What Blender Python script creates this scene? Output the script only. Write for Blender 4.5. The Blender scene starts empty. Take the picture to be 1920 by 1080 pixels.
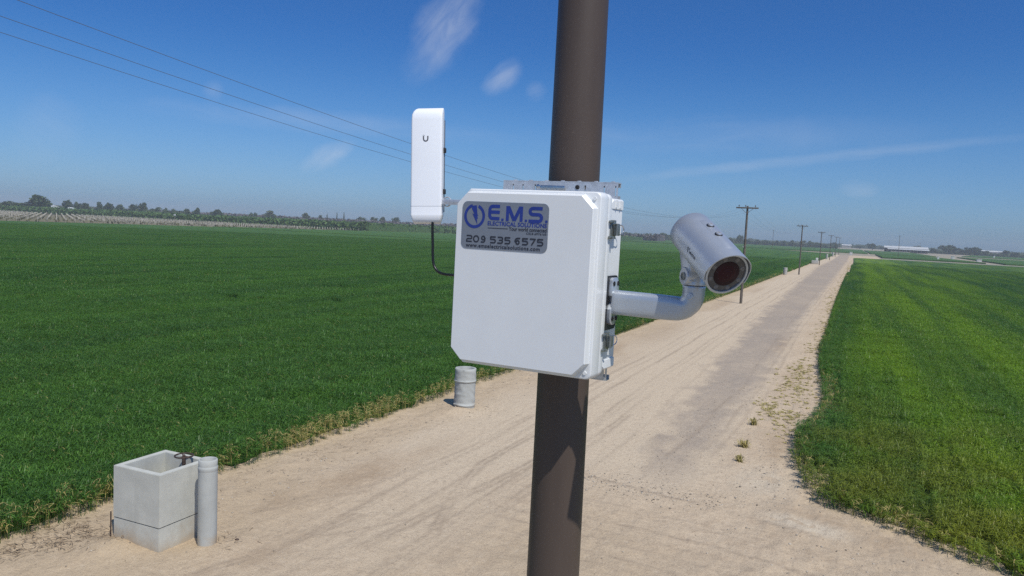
import bpy, bmesh, math, random
import numpy as np
from mathutils import Vector, Matrix
R = math.radians
random.seed(7); rng = np.random.default_rng(11)
S = bpy.context.scene
COL = S.collection

# ------------------------------------------------------------------ camera, sky, sun
cd = bpy.data.cameras.new('camera'); cam = bpy.data.objects.new('camera', cd); COL.objects.link(cam)
cd.sensor_width = 36.0; cd.lens = 36.0 * 1442 / 1920; cd.clip_start = .05; cd.clip_end = 20000
def camera_matrix():
    pitch, roll, yaw = R(4.3967), R(2.74809), R(23.71836)
    f = Vector((-math.sin(yaw) * math.cos(pitch), math.cos(yaw) * math.cos(pitch), -math.sin(pitch)))
    r0 = Vector((math.cos(yaw), math.sin(yaw), 0)); u0 = r0.cross(f)
    r = r0 * math.cos(roll) + u0 * math.sin(roll); u = u0 * math.cos(roll) - r0 * math.sin(roll)
    m = Matrix((r, u, -f)).transposed().to_4x4(); m.translation = Vector((0, 0, 5.8)); return m
cam.matrix_world = camera_matrix(); S.camera = cam
CAM = Vector((0, 0, 5.8))

SUN_AZ, SUN_EL = R(127), R(56.3)          # azimuth clockwise from +Y
sund = Vector((math.sin(SUN_AZ) * math.cos(SUN_EL), math.cos(SUN_AZ) * math.cos(SUN_EL), math.sin(SUN_EL)))
w = bpy.data.worlds.new('World'); S.world = w; w.use_nodes = True
nt = w.node_tree; N = nt.nodes; L = nt.links
bg = N['Background']; bg.inputs[1].default_value = .1
sky = N.new('ShaderNodeTexSky'); sky.sky_type = 'NISHITA'; sky.sun_disc = False
sky.sun_elevation = SUN_EL; sky.sun_rotation = SUN_AZ
sky.air_density = 1.0; sky.dust_density = 1.0; sky.ozone_density = 1.0
tc = N.new('ShaderNodeTexCoord'); sep = N.new('ShaderNodeSeparateXYZ'); L.new(tc.outputs['Generated'], sep.inputs[0])
ramp = N.new('ShaderNodeValToRGB'); L.new(sep.outputs[2], ramp.inputs[0])
cr = ramp.color_ramp; cr.interpolation = 'B_SPLINE'
SKYT = [(0.0, (.49, .79, 1.42)), (.06, (.385, .635, 1.07)), (.13, (.295, .58, .99)), (.19, (.205, .50, .93)), (.25, (.165, .455, .92)), (.5, (.22, .5, .9)), (1., (.42, .68, .95))]
cr.elements[0].position = 0; cr.elements[1].position = 1
for p, c in SKYT[1:-1]: cr.elements.new(p)
for e, (p, c) in zip(cr.elements, SKYT): e.position = p; e.color = (*[v / 1.4 for v in c], 1)
mul = N.new('ShaderNodeVectorMath'); mul.operation = 'MULTIPLY'
mul2 = N.new('ShaderNodeVectorMath'); mul2.operation = 'SCALE'; mul2.inputs['Scale'].default_value = 1.4
L.new(sky.outputs[0], mul.inputs[0]); L.new(ramp.outputs[0], mul2.inputs[0]); L.new(mul2.outputs[0], mul.inputs[1])
# cirrus wisps: each a soft elongated patch round one direction of the sky, broken up by streaky noise
def wmath(op, a, b=None, c=None, clamp=False):
    n = N.new('ShaderNodeMath'); n.operation = op; n.use_clamp = clamp
    for i, v in enumerate((a, b, c)):
        if v is None: continue
        if isinstance(v, (int, float)): n.inputs[i].default_value = v
        else: L.new(v, n.inputs[i])
    return n.outputs[0]
def wdot(vec):
    n = N.new('ShaderNodeVectorMath'); n.operation = 'DOT_PRODUCT'; L.new(tc.outputs['Generated'], n.inputs[0]); n.inputs[1].default_value = vec
    return n.outputs['Value']
WISPS = [((-.4400, .8490, .2920), (-.5161, .8360, .1865), .026, .36), ((-.397, .894, .207), (-.4343, .885, .1711), .0125, .32),
         ((-.5826, .8071, .0962), (-.6286, .7751, .0625), .011, .34), ((-.37, .91, .180), (-.39, .903, .168), .010, .12),
         ((-.71, .6882, .148), (-.69, .70, .142), .010, .12), ((-.83, .555, .10), (-.80, .59, .075), .03, .08),
         ((-.2666, .9612, .0707), (.1484, .9812, .1234), .0060, .16), ((.02, .995, .066), (-.02, .996, .066), .008, .14),
         ((-.75, .65, .12), (-.42, .9, .115), .012, .12), ((-.36, .925, .118), (.05, .99, .130), .018, .09)]
cl = None
for i, (a, b, wd, st) in enumerate(WISPS):
    a, b = Vector(a).normalized(), Vector(b).normalized(); c = ((a + b) / 2).normalized()
    ax = (b - a); hl = max(ax.length / 2, wd); ax = (ax - c * ax.dot(c)).normalized(); sd = c.cross(ax)
    du = wmath('SUBTRACT', wdot(ax), c.dot(ax)); dv = wdot(sd)
    cmb = N.new('ShaderNodeCombineXYZ'); L.new(wmath('MULTIPLY', du, 9.0), cmb.inputs[0]); L.new(wmath('MULTIPLY', dv, 40.0), cmb.inputs[1]); cmb.inputs[2].default_value = i * 3.7
    nz = N.new('ShaderNodeTexNoise'); nz.inputs['Scale'].default_value = 1; nz.inputs['Detail'].default_value = 9; nz.inputs['Roughness'].default_value = .6; nz.inputs['Distortion'].default_value = 1.1
    L.new(cmb.outputs[0], nz.inputs[0]); nm = N.new('ShaderNodeMapRange'); nm.inputs[1].default_value = .18; nm.inputs[2].default_value = .85; L.new(nz.outputs[0], nm.inputs[0])
    n2 = N.new('ShaderNodeTexNoise'); n2.inputs['Scale'].default_value = 26; n2.inputs['Detail'].default_value = 3; L.new(tc.outputs['Generated'], n2.inputs[0])
    u = wmath('DIVIDE', wmath('ADD', du, wmath('MULTIPLY', wmath('SUBTRACT', n2.outputs[0], .5), hl * .5)), hl * 1.3); v = wmath('DIVIDE', wmath('ADD', dv, wmath('MULTIPLY', wmath('SUBTRACT', n2.outputs[0], .5), wd * 1.1)), wd * 1.5)
    f = wmath('ADD', wmath('MULTIPLY', u, u), wmath('MULTIPLY', v, v))
    m = wmath('MULTIPLY', wmath('SUBTRACT', 1.0, f, clamp=True), wmath('GREATER_THAN', wdot(c), .5))
    m = wmath('MULTIPLY', wmath('MULTIPLY', wmath('POWER', m, 1.5), st * 1.5), nm.outputs[0])
    cl = m if cl is None else wmath('ADD', cl, m)
mixc = N.new('ShaderNodeMixRGB'); L.new(cl, mixc.inputs[0]); L.new(mul.outputs[0], mixc.inputs[1]); mixc.inputs[2].default_value = (6.2, 6.6, 7.4, 1)
L.new(mixc.outputs[0], bg.inputs[0])

sl = bpy.data.lights.new('sun', 'SUN'); sl.energy = 3.6; sl.angle = R(.53); sl.color = (1, .955, .88)
so = bpy.data.objects.new('sun', sl); COL.objects.link(so); so.rotation_euler = sund.to_track_quat('Z', 'Y').to_euler(); so.location = (0, 0, 60)
S.view_settings.view_transform = 'Standard'; S.view_settings.look = 'None'; S.view_settings.gamma = 1; S.view_settings.exposure = .08
S.cycles.max_bounces = 8; S.cycles.use_denoising = False; S.cycles.sample_clamp_indirect = 3.0

# ------------------------------------------------------------------ material helpers
MATS = {}
class NT:
    def __init__(s, name):
        s.m = bpy.data.materials.new(name); s.m.use_nodes = True; s.t = s.m.node_tree; s.b = s.t.nodes['Principled BSDF']; MATS[name] = s.m
    def n(s, typ, **kw):
        o = s.t.nodes.new(typ)
        for k, v in kw.items():
            if k in o.inputs: o.inputs[k].default_value = v
            else: setattr(o, k, v)
        return o
    def l(s, a, b): s.t.links.new(a, b)
    def noise(s, scale, detail=4, rough=.55, vec=None, dist=0):
        o = s.n('ShaderNodeTexNoise', Scale=scale, Detail=detail, Roughness=rough, Distortion=dist)
        if vec is not None: s.l(vec, o.inputs['Vector'])
        return o.outputs['Fac']
    def pos(s, scale=(1, 1, 1), kind='world', rot=(0, 0, 0)):
        src = s.n('ShaderNodeNewGeometry').outputs['Position'] if kind == 'world' else s.n('ShaderNodeTexCoord').outputs['Object']
        m = s.n('ShaderNodeMapping'); m.inputs['Scale'].default_value = scale; m.inputs['Rotation'].default_value = rot; s.l(src, m.inputs[0]); return m.outputs[0]
    def rng(s, v, a, b, c=0, d=1):
        o = s.n('ShaderNodeMapRange'); o.inputs[1].default_value = a; o.inputs[2].default_value = b; o.inputs[3].default_value = c; o.inputs[4].default_value = d
        s.l(v, o.inputs[0]); return o.outputs[0]
    def mix(s, f, a, b, typ='MIX'):
        o = s.n('ShaderNodeMixRGB', blend_type=typ)
        for i, v in enumerate((f, a, b)):
            if isinstance(v, (int, float)): o.inputs[i].default_value = v
            elif isinstance(v, tuple): o.inputs[i].default_value = (*v, 1) if len(v) == 3 else v
            else: s.l(v, o.inputs[i])
        return o.outputs[0]
    def mth(s, op, a, b=0.0, clamp=False):
        o = s.n('ShaderNodeMath', operation=op, use_clamp=clamp)
        for i, v in enumerate((a, b)):
            if isinstance(v, (int, float)): o.inputs[i].default_value = v
            else: s.l(v, o.inputs[i])
        return o.outputs[0]
    def attr(s, name, out='Fac'):
        return s.n('ShaderNodeAttribute', attribute_name=name).outputs[out]
    def color(s, c):
        if isinstance(c, tuple): s.b.inputs['Base Color'].default_value = (*c, 1)
        else: s.l(c, s.b.inputs['Base Color'])
    def bump(s, h, strength=.3, dist=.01):
        o = s.n('ShaderNodeBump', Strength=strength, Distance=dist); s.l(h, o.inputs['Height']); s.l(o.outputs[0], s.b.inputs['Normal'])
    def set(s, rough=.5, metal=0, spec=.5):
        s.b.inputs['Roughness'].default_value = rough; s.b.inputs['Metallic'].default_value = metal; s.b.inputs['Specular IOR Level'].default_value = spec
def simple(name, c, rough=.5, metal=0, var=.12, scale=30, spec=.5, bump=0):
    t = NT(name); f = t.noise(scale, 5, .6, t.pos(kind='object'))
    t.color(t.mix(t.rng(f, .3, .7), tuple(v * (1 - var) for v in c), tuple(min(1, v * (1 + var)) for v in c))); t.set(rough, metal, spec)
    if bump: t.bump(f, bump, .003)
    return t.m
simple('white_plastic', (.85, .87, .90), .38, var=.015, scale=9)
simple('grey_white_enclosure', (.76, .775, .775), .34, var=.02, scale=14, bump=.02)
simple('silver_paint', (.535, .57, .615), .37, .62, var=.03, scale=40)
simple('silver_paint_bright', (.48, .52, .57), .33, .5, var=.03, scale=40)
simple('galvanized_steel', (.56, .58, .61), .38, .5, var=.16, scale=60)
simple('stainless_steel', (.55, .55, .55), .22, .95, var=.08, scale=80)
simple('screw_steel', (.62, .62, .62), .3, .6, var=.1, scale=90)
simple('latch_metal', (.25, .27, .26), .38, .7, var=.12, scale=60)
simple('black_rubber', (.018, .018, .02), .5, var=.2)
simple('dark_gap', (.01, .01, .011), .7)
simple('black_cable', (.012, .013, .013), .35)
simple('sticker_grey', (.225, .25, .29), .45, .25, var=.05, scale=200)
simple('sticker_blue', (.018, .04, .24), .45)
simple('sticker_black', (.025, .028, .04), .5)
simple('logo_grey', (.13, .13, .14), .4)
simple('led_dark', (.10, .098, .10), .3, .3, var=.2, scale=200)
simple('led_lens', (.17, .165, .165), .3, .2, var=.25, scale=300)
simple('lens_glass', (.030, .010, .015), .22, var=.3, scale=40, spec=.22)
simple('lens_inner', (.042, .010, .015), .25, var=.2, scale=40, spec=.2)
simple('rusty_iron', (.075, .05, .04), .7, .3, var=.45, scale=40, bump=.3)
simple('weathered_wood', (.13, .11, .09), .85, var=.35, scale=6, bump=.3)
simple('insulator', (.10, .09, .085), .3)
simple('wire', (.10, .11, .13), .5)
simple('roof_white', (.56, .57, .56), .5, var=.06, scale=.3)
simple('shed_wall', (.33, .31, .27), .7, var=.2, scale=.5)
simple('opening_shade', (.05, .05, .05), .8)
simple('stake', (.40, .37, .31), .8, var=.2, scale=3)
simple('bark', (.09, .075, .06), .9, var=.3, scale=3)
simple('white_block', (.62, .60, .56), .7, var=.12, scale=3)

# brown painted pole
t = NT('brown_pole_paint')
f = t.noise(9, 5, .6, t.pos((1, 1, .12), 'object')); g = t.noise(120, 3, .6, t.pos((1, 1, .6), 'object')); k = t.noise(5, 6, .7, t.pos(kind='object'))
c = t.mix(t.rng(f, .3, .75), (.068, .050, .041), (.095, .070, .055)); c = t.mix(t.rng(g, .66, .74, 0, .25), c, (.16, .13, .11)); c = t.mix(t.rng(k, .62, .75, 0, .3), c, (.05, .038, .033))
t.color(c); t.set(.48, 0, .4); t.bump(g, .06, .002)

# concrete
def concrete(name, base, warm, dirt_to=.35):
    t = NT(name); p = t.pos(kind='object')
    a = t.noise(2.2, 6, .65, p); b = t.noise(40, 4, .7, p); s = t.noise(6, 5, .6, t.pos((1, 1, .12), 'object'))
    c = t.mix(t.rng(a, .3, .72), tuple(v * .86 for v in base), tuple(v * 1.08 for v in base)); c = t.mix(t.rng(s, .58, .8, 0, .35), c, tuple(v * .62 for v in base))
    c = t.mix(t.rng(b, .60, .72, 0, .45), c, tuple(v * .55 for v in base))
    geo = t.n('ShaderNodeNewGeometry'); sp = t.n('ShaderNodeSeparateXYZ'); t.l(geo.outputs['Position'], sp.inputs[0])
    d = t.mth('ADD', sp.outputs[2], t.rng(a, .3, .7, -.18, .18)); c = t.mix(t.rng(d, 0, dirt_to, .75, 0), c, warm)
    t.color(c); t.set(.85, 0, .3); t.bump(b, .25, .006)
concrete('concrete', (.53, .53, .475), (.44, .35, .24))
concrete('concrete_pipe', (.43, .44, .415), (.44, .35, .24), .2)
concrete('concrete_far', (.42, .41, .37), (.36, .29, .21), .3)

# dirt: attributes painted per vertex from where the wheels, the gravel band and the damp patches really are
t = NT('dirt_road')
P = t.pos(); Py = t.pos((1, .12, 1)); 
big = t.noise(.33, 6, .6, P, .3); mid = t.noise(2.3, 7, .68, P, .4); fine = t.noise(26, 5, .75, P); speck = t.noise(75, 2, .6, P); strk = t.noise(5.5, 5, .65, Py); across = t.noise(3.2, 6, .7, t.pos((.35, 2.4, 1), rot=(0, 0, R(-8))))
c = t.mix(t.rng(big, .3, .7), (.535, .42, .29), (.62, .495, .35))
c = t.mix(t.rng(mid, .5, .78, 0, .55), c, (0.403, 0.289, 0.187))
c = t.mix(t.rng(across, .52, .75, 0, .35), c, (0.426, 0.315, 0.211))
c = t.mix(t.mth('MULTIPLY', t.attr('tan'), t.rng(mid, .2, .7, .6, 1)), c, (.495, .385, .255))
c = t.mix(t.mth('MULTIPLY', t.attr('smooth'), t.rng(strk, .25, .75, .55, 1.0)), c, (.615, .505, .365))
c = t.mix(t.mth('MULTIPLY', t.attr('gravel'), t.rng(mid, .2, .6, .6, 1.0)), c, (.335, .285, .235))
c = t.mix(t.mth('MULTIPLY', t.attr('damp'), t.rng(mid, .3, .7, .35, 1.0)), c, (0.325, 0.226, 0.139))
c = t.mix(t.mth('MULTIPLY', t.attr('track'), t.rng(t.noise(7, 4, .7, t.pos((1, .5, 1))), .36, .56, .40, 1)), c, (.30, .232, .168))
c = t.mix(t.mth('MULTIPLY', t.attr('pale'), t.rng(mid, .35, .5, 0, 1)), c, (0.627, 0.536, 0.403))
grit = t.noise(9, 6, .8, t.pos((1, .7, 1))); c = t.mix(t.rng(grit, .50, .68, 0, .65), c, (.37, .29, .21)); c = t.mix(t.rng(grit, .45, .28, 0, .6), c, (.63, .53, .41)); c = t.mix(t.rng(fine, .53, .68, 0, .75), c, (0.30, 0.225, 0.155)); c = t.mix(t.rng(speck, .64, .74, 0, .7), c, (0.246, 0.189, 0.139)); c = t.mix(t.rng(speck, .33, .25, 0, .6), c, (0.739, 0.630, 0.480))
t.color(c); t.set(.95, 0, .15)
hsum = t.mth('ADD', t.mth('MULTIPLY', mid, 1.6), t.mth('ADD', t.mth('MULTIPLY', fine, .5), t.mth('ADD', t.mth('MULTIPLY', strk, .5), across)))
t.bump(t.mth('ADD', hsum, t.mth('MULTIPLY', grit, 1.2)), .8, .03)
t = NT('far_ground')
a = t.noise(.01, 5, .6, t.pos()); b = t.noise(.5, 6, .7, t.pos()); d = t.noise(.003, 3, .5, t.pos())
c = t.mix(t.rng(a, .35, .65), (.31, .275, .205), (.36, .315, .24)); c = t.mix(t.rng(b, .5, .75, 0, .4), c, (.25, .22, .15))
t.color(c); t.set(.95, 0, .1)
t = NT('cross_road_dirt'); a = t.noise(.25, 6, .65, t.pos((.08, 1, 1))); b = t.noise(1.2, 4, .6, t.pos())
c = t.mix(t.rng(a, .35, .7), (.33, .30, .24), (.25, .23, .185)); c = t.mix(t.rng(b, .5, .8, 0, .4), c, (.27, .235, .18)); t.color(c); t.set(.95, 0, .1)

# crops
def crop_color(t, side, leaf=True):
    P = t.pos()
    band = t.noise(.42, 4, .55, t.pos((1, .045, 1), rot=(0, 0, R(-1)))) ; broad = t.noise(.035, 4, .6, t.pos((1, .5, 1))); patch = t.noise(.5, 5, .6, P)
    if side == 'left':
        c = t.mix(t.rng(band, .38, .62), (.047, .122, .024), (.090, .205, .025)); c = t.mix(t.rng(broad, .38, .66, 0, .6), c, (.085, .185, .030)); c = t.mix(t.rng(patch, .55, .8, 0, .5), c, (.105, .195, .026))
        edge = t.attr('edge')
    else:
        geo = t.n('ShaderNodeNewGeometry'); sp = t.n('ShaderNodeSeparateXYZ'); t.l(geo.outputs['Position'], sp.inputs[0])
        xx = t.mth('ADD', sp.outputs[0], t.rng(t.noise(.10, 3, .5, t.pos((1, .35, 1))), .3, .7, -2.2, 2.2))
        c = t.mix(t.rng(band, .36, .64), (.042, .118, .026), (.108, .212, .016))
        yel = t.mth('MULTIPLY', t.rng(xx, .3, 3.0), t.rng(xx, 20.0, 9.0)); yel = t.mth('MULTIPLY', yel, t.rng(patch, .25, .6, .5, 1)); yel = t.mth('MULTIPLY', yel, t.rng(band, .34, .6, .35, 1))
        c = t.mix(t.mth('MULTIPLY', yel, .95), c, (.185, .31, .014))
        low = t.mth('MULTIPLY', t.rng(sp.outputs[1], 28, 17), t.rng(xx, -.2, 2.5)); low = t.mth('MULTIPLY', low, t.rng(patch, .36, .56, 0, .85)); olive = t.mth('MULTIPLY', t.rng(sp.outputs[1], 34, 20), t.rng(t.noise(.33, 4, .6, P), .44, .58, 0, .75)); c = t.mix(olive, c, (.17, .19, .022)); c = t.mix(low, c, (.22, .245, .020))
        rows = t.noise(2.6, 2, .5, t.pos((1.0, .12, 1)))
        c = t.mix(t.rng(rows, .5, .8, 0, .25), c, (.18, .21, .03))
    return c, patch
for side in ('left', 'right'):
    t = NT('crop_canopy_' + side); c, pa = crop_color(t, side)
    f = t.noise(3.2, 8, .75, t.pos()); f2 = t.noise(.9, 7, .8, t.pos((1, .6, 1)))
    c = t.mix(1.0, c, t.rng(f, .3, .7, .62, 1.0), 'MULTIPLY'); c = t.mix(t.rng(f2, .55, .8, 0, .45), c, (.075, .17, .026))
    t.color(c); t.set(.8, 0, .2); t.bump(t.mth('ADD', f, f2), 1.0, .35)
    t = NT('crop_leaf_' + side); c, pa = crop_color(t, side)
    v = t.attr('leaf_var'); c = t.mix(1.0, c, t.mix(v, (.70, .70, .70), (1.32, 1.3, 1.28)), 'MULTIPLY')
    dry = t.attr('dry'); c = t.mix(t.mth('MULTIPLY', dry, .9), c, (.52, .41, .17))
    t.color(c); t.set(.42, 0, .36)
    tr = t.n('ShaderNodeBsdfTranslucent'); t.l(t.mix(1.0, c, (1.25, 1.5, .6), 'MULTIPLY'), tr.inputs['Color']); mx = t.n('ShaderNodeMixShader'); mx.inputs[0].default_value = .28
    t.l(t.b.outputs[0], mx.inputs[1]); t.l(tr.outputs[0], mx.inputs[2]); t.l(mx.outputs[0], t.t.nodes['Material Output'].inputs[0])
t = NT('far_crop'); a = t.noise(.05, 6, .7, t.pos((1, .3, 1))); b = t.noise(.6, 5, .7, t.pos())
c = t.mix(t.rng(a, .35, .65), (.050, .115, .026), (.072, .160, .032)); c = t.mix(1.0, c, t.rng(b, .3, .7, .7, 1.1), 'MULTIPLY'); t.color(c); t.set(.85, 0, .15); t.bump(b, .8, .4)
def leafmat(name, c1, c2):
    t = NT(name); v = t.attr('leaf_var'); oi = t.n('ShaderNodeObjectInfo').outputs['Random']
    c = t.mix(v, c1, c2); c = t.mix(1.0, c, t.rng(oi, 0, 1, .8, 1.2), 'MULTIPLY'); t.color(c); t.set(.65, 0, .2)
leafmat('foliage_dark', (.028, .050, .020), (.055, .085, .030)); leafmat('foliage_mid', (.050, .078, .030), (.085, .118, .045)); leafmat('foliage_light', (.075, .095, .045), (.11, .13, .06))
leafmat('orchard_green', (.075, .150, .042), (.12, .20, .06)); leafmat('bare_orchard', (.13, .115, .12), (.18, .155, .155)); leafmat('weed_leaf', (.26, .22, .075), (.40, .34, .14)); leafmat('straw', (.22, .155, .10), (.38, .29, .19)); leafmat('dry_crop', (.26, .20, .085), (.40, .30, .14))
leafmat('pebble', (.20, .165, .13), (.60, .53, .43)); leafmat('vine', (.13, .11, .07), (.17, .17, .08))

# ------------------------------------------------------------------ object helpers
def finish(me, mat, smooth=True, ang=35):
    for m in (mat if isinstance(mat, (list, tuple)) else [mat]): me.materials.append(MATS[m])
    if smooth:
        me.shade_smooth(); me.set_sharp_from_angle(angle=R(ang))
def obj(name, bm, mat, parent=None, smooth=True, ang=35, matrix=None):
    me = bpy.data.meshes.new(name)
    if isinstance(bm, bmesh.types.BMesh):
        bmesh.ops.recalc_face_normals(bm, faces=bm.faces); bm.to_mesh(me); bm.free()
    else: me = bm; me.name = name
    finish(me, mat, smooth, ang); o = bpy.data.objects.new(name, me); COL.objects.link(o)
    if parent is not None: o.parent = parent
    if matrix is not None: o.matrix_local = matrix
    return o
def tag(o, label, cat=None, group=None, kind=None):
    if label: o['label'] = label
    if cat: o['category'] = cat
    if group: o['group'] = group
    if kind: o['kind'] = kind
    return o
def thing(name, label, cat, loc=(0, 0, 0), group=None, rotz=0):
    o = bpy.data.objects.new(name, None); COL.objects.link(o); o.location = loc; o.rotation_euler = (0, 0, rotz); o.empty_display_size = .1
    return tag(o, label, cat, group)
def dup(root, loc, label, rotz=None):
    r = root.copy(); COL.objects.link(r); r.location = loc; r['label'] = label
    if rotz is not None: r.rotation_euler = (0, 0, rotz)
    for ch in list(root.children):
        c = ch.copy(); COL.objects.link(c); c.parent = r
        for g in ch.children:
            d = g.copy(); COL.objects.link(d); d.parent = c
    return r
def loft(bm, secs, cap=True, closed=True):
    rows = [[bm.verts.new(p) for p in s] for s in secs]
    for a, b in zip(rows, rows[1:]):
        n = len(a)
        for i in range(n if closed else n - 1):
            bm.faces.new((a[i], a[(i + 1) % n], b[(i + 1) % n], b[i]))
    if cap: bm.faces.new(rows[0][::-1]); bm.faces.new(rows[-1])
    return rows
def box(bm, c, s, rot=None, bev=0):
    r = bmesh.ops.create_cube(bm, size=1); vs = r['verts']
    for v in vs: v.co = Vector((v.co.x * s[0], v.co.y * s[1], v.co.z * s[2]))
    if bev:
        es = {e for v in vs for e in v.link_edges}
        q = bmesh.ops.bevel(bm, geom=list(es), offset=bev, segments=2, affect='EDGES', profile=.5); vs = list({v for f in q['faces'] for v in f.verts} | {v for v in vs if v.is_valid})
    for v in vs:
        if rot is not None: v.co = rot @ v.co
        v.co += Vector(c)
def frame_of(d):
    d = Vector(d).normalized(); a = Vector((0, 0, 1)) if abs(d.z) < .9 else Vector((1, 0, 0)); u = d.cross(a).normalized(); return u, u.cross(d).normalized() * 1.0
def cyl(bm, a, b, r1, r2=None, n=16, cap=True):
    a, b = Vector(a), Vector(b); r2 = r1 if r2 is None else r2; u, v = frame_of(b - a)
    loft(bm, [[a + (u * math.cos(i * 2 * math.pi / n) + v * math.sin(i * 2 * math.pi / n)) * r1 for i in range(n)], [b + (u * math.cos(i * 2 * math.pi / n) + v * math.sin(i * 2 * math.pi / n)) * r2 for i in range(n)]], cap)
def lathe(bm, prof, c=(0, 0, 0), ax=None, n=32, cap=False):
    c = Vector(c)
    if ax is None: u, v, d = Vector((1, 0, 0)), Vector((0, 1, 0)), Vector((0, 0, 1))
    else: d = Vector(ax).normalized(); u, v = frame_of(d)
    loft(bm, [[c + d * h + (u * math.cos(i * 2 * math.pi / n) + v * math.sin(i * 2 * math.pi / n)) * r for i in range(n)] for r, h in prof], cap)
def tube(bm, pts, r, n=10, cap=True):
    pts = [Vector(p) for p in pts]; secs = []; u = None
    for i, p in enumerate(pts):
        d = (pts[min(i + 1, len(pts) - 1)] - pts[max(i - 1, 0)]).normalized()
        if u is None: u, v = frame_of(d)
        else: u = (u - d * u.dot(d)).normalized(); v = u.cross(d)
        rr = r[i] if isinstance(r, (list, tuple)) else r
        secs.append([p + (u * math.cos(k * 2 * math.pi / n) + v * math.sin(k * 2 * math.pi / n)) * rr for k in range(n)])
    loft(bm, secs, cap)
def curve_pts(ctrl, n=8):
    P = [Vector(p) for p in ctrl]; out = []
    for i in range(len(P) - 1):
        p0, p1, p2, p3 = P[max(i - 1, 0)], P[i], P[i + 1], P[min(i + 2, len(P) - 1)]
        for k in range(n):
            t = k / n; out.append(.5 * ((2 * p1) + (p2 - p0) * t + (2 * p0 - 5 * p1 + 4 * p2 - p3) * t * t + (3 * p1 - p0 - 3 * p2 + p3) * t ** 3))
    return out + [P[-1]]
def rrect(hw, hh, r, n=5, cx=0, cz=0):
    out = []
    for sx, sz, a0 in ((1, 1, 0), (-1, 1, 90), (-1, -1, 180), (1, -1, 270)):
        for k in range(n + 1):
            a = R(a0 + 90 * k / n); out.append((cx + sx * (hw - r) + math.cos(a) * r, cz + sz * (hh - r) + math.sin(a) * r))
    return out
def octo(hw, hh, c):
    return [(hw, hh - c), (hw - c, hh), (-hw + c, hh), (-hw, hh - c), (-hw, -hh + c), (-hw + c, -hh), (hw - c, -hh), (hw, -hh + c)]
def dbox(hw, hh, r, c, n=5):
    q = rrect(hw, hh, r, n); m = n + 1; cut = lambda ax, az, bx, bz: [(ax + (bx - ax) * k / n, az + (bz - az) * k / n) for k in range(m)]
    return q[:m] + cut(-hw + c, hh, -hw, hh - c) + cut(-hw, -hh + c, -hw + c, -hh) + q[3 * m:]
def xz(pts, y): return [(p[0], y, p[1]) for p in pts]
def np_mesh(name, verts, faces_flat, nper):
    me = bpy.data.meshes.new(name); nv = len(verts); nf = len(faces_flat) // nper
    me.vertices.add(nv); me.vertices.foreach_set('co', np.asarray(verts, np.float32).ravel())
    me.loops.add(len(faces_flat)); me.loops.foreach_set('vertex_index', np.asarray(faces_flat, np.int32))
    me.polygons.add(nf); me.polygons.foreach_set('loop_start', np.arange(0, nf * nper, nper, dtype=np.int32))
    me.update(calc_edges=True); return me
def vnoise(x, y, seed=0):
    g = np.random.default_rng(seed).random((256, 256)); xi = np.floor(x).astype(int); yi = np.floor(y).astype(int); fx = x - xi; fy = y - yi
    fx = fx * fx * (3 - 2 * fx); fy = fy * fy * (3 - 2 * fy); a = g[xi % 256, yi % 256]; b = g[(xi + 1) % 256, yi % 256]; c = g[xi % 256, (yi + 1) % 256]; d = g[(xi + 1) % 256, (yi + 1) % 256]
    return (a * (1 - fx) + b * fx) * (1 - fy) + (c * (1 - fx) + d * fx) * fy
def fbm(x, y, oct=4, seed=0):
    s = 0; a = .5; t = 0
    for i in range(oct): s = s + a * vnoise(x * 2 ** i + 17 * i, y * 2 ** i + 31 * i, seed + i); t += a; a *= .55
    return s / t
def sstep(a, b, x): t = np.clip((x - a) / (b - a), 0, 1); return t * t * (3 - 2 * t)
def seg_dist(X, Y, pts):
    d = np.full(X.shape, 1e9)
    for (x0, y0), (x1, y1) in zip(pts, pts[1:]):
        dx, dy = x1 - x0, y1 - y0; t = np.clip(((X - x0) * dx + (Y - y0) * dy) / (dx * dx + dy * dy), 0, 1); d = np.minimum(d, np.hypot(X - x0 - t * dx, Y - y0 - t * dy))
    return d

# ------------------------------------------------------------------ ground, road
gm = np_mesh('ground', [(-5000, -3000, -.16), (5000, -3000, -.16), (5000, 9000, -.16), (-5000, 9000, -.16)], [0, 1, 2, 3], 4)
tag(obj('ground', gm, 'far_ground', smooth=False), 'flat bare farmland reaching to the horizon', kind='structure')

LEFT_EDGE = [(-12.95, -30), (-12.9, 8.2), (-12.95, 9.3), (-13.0, 10.3), (-12.6, 12.8), (-12.38, 14.3), (-12.3, 17.5), (-12.28, 25), (-12.2, 32), (-11.85, 50), (-11.7, 69), (-11.45, 93), (-11.3, 138), (-10.6, 244), (-10.5, 256)]
RIGHT_EDGE = [(.3, 372), (.12, 330), (.05, 267), (-.68, 173), (-1.18, 82), (-1.15, 55), (-1.28, 45.4), (-1.03, 38.5), (-.70, 32.3), (-.60, 30), (-.66, 28), (-.95, 25.9), (-1.10, 23.7), (-1.0, 21.4), (-.66, 19.4), (-.31, 18.3), (.14, 17.85), (.97, 17.6), (1.62, 16.9), (2.28, 16.25), (2.75, 16.0), (5, 14.4), (9, 12.0), (16, 8)]
ys = [4.5]; 
while ys[-1] < 470: ys.append(ys[-1] + max(.085, .0062 * ys[-1]))
xs = np.concatenate([np.arange(-16, -12.6, .2), np.arange(-12.6, 2.0, .055), np.arange(2.0, 12.01, .2)]); ys = np.array(ys); X, Y = np.meshgrid(xs, ys)
track = np.zeros(X.shape); rut = np.zeros(X.shape)
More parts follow.
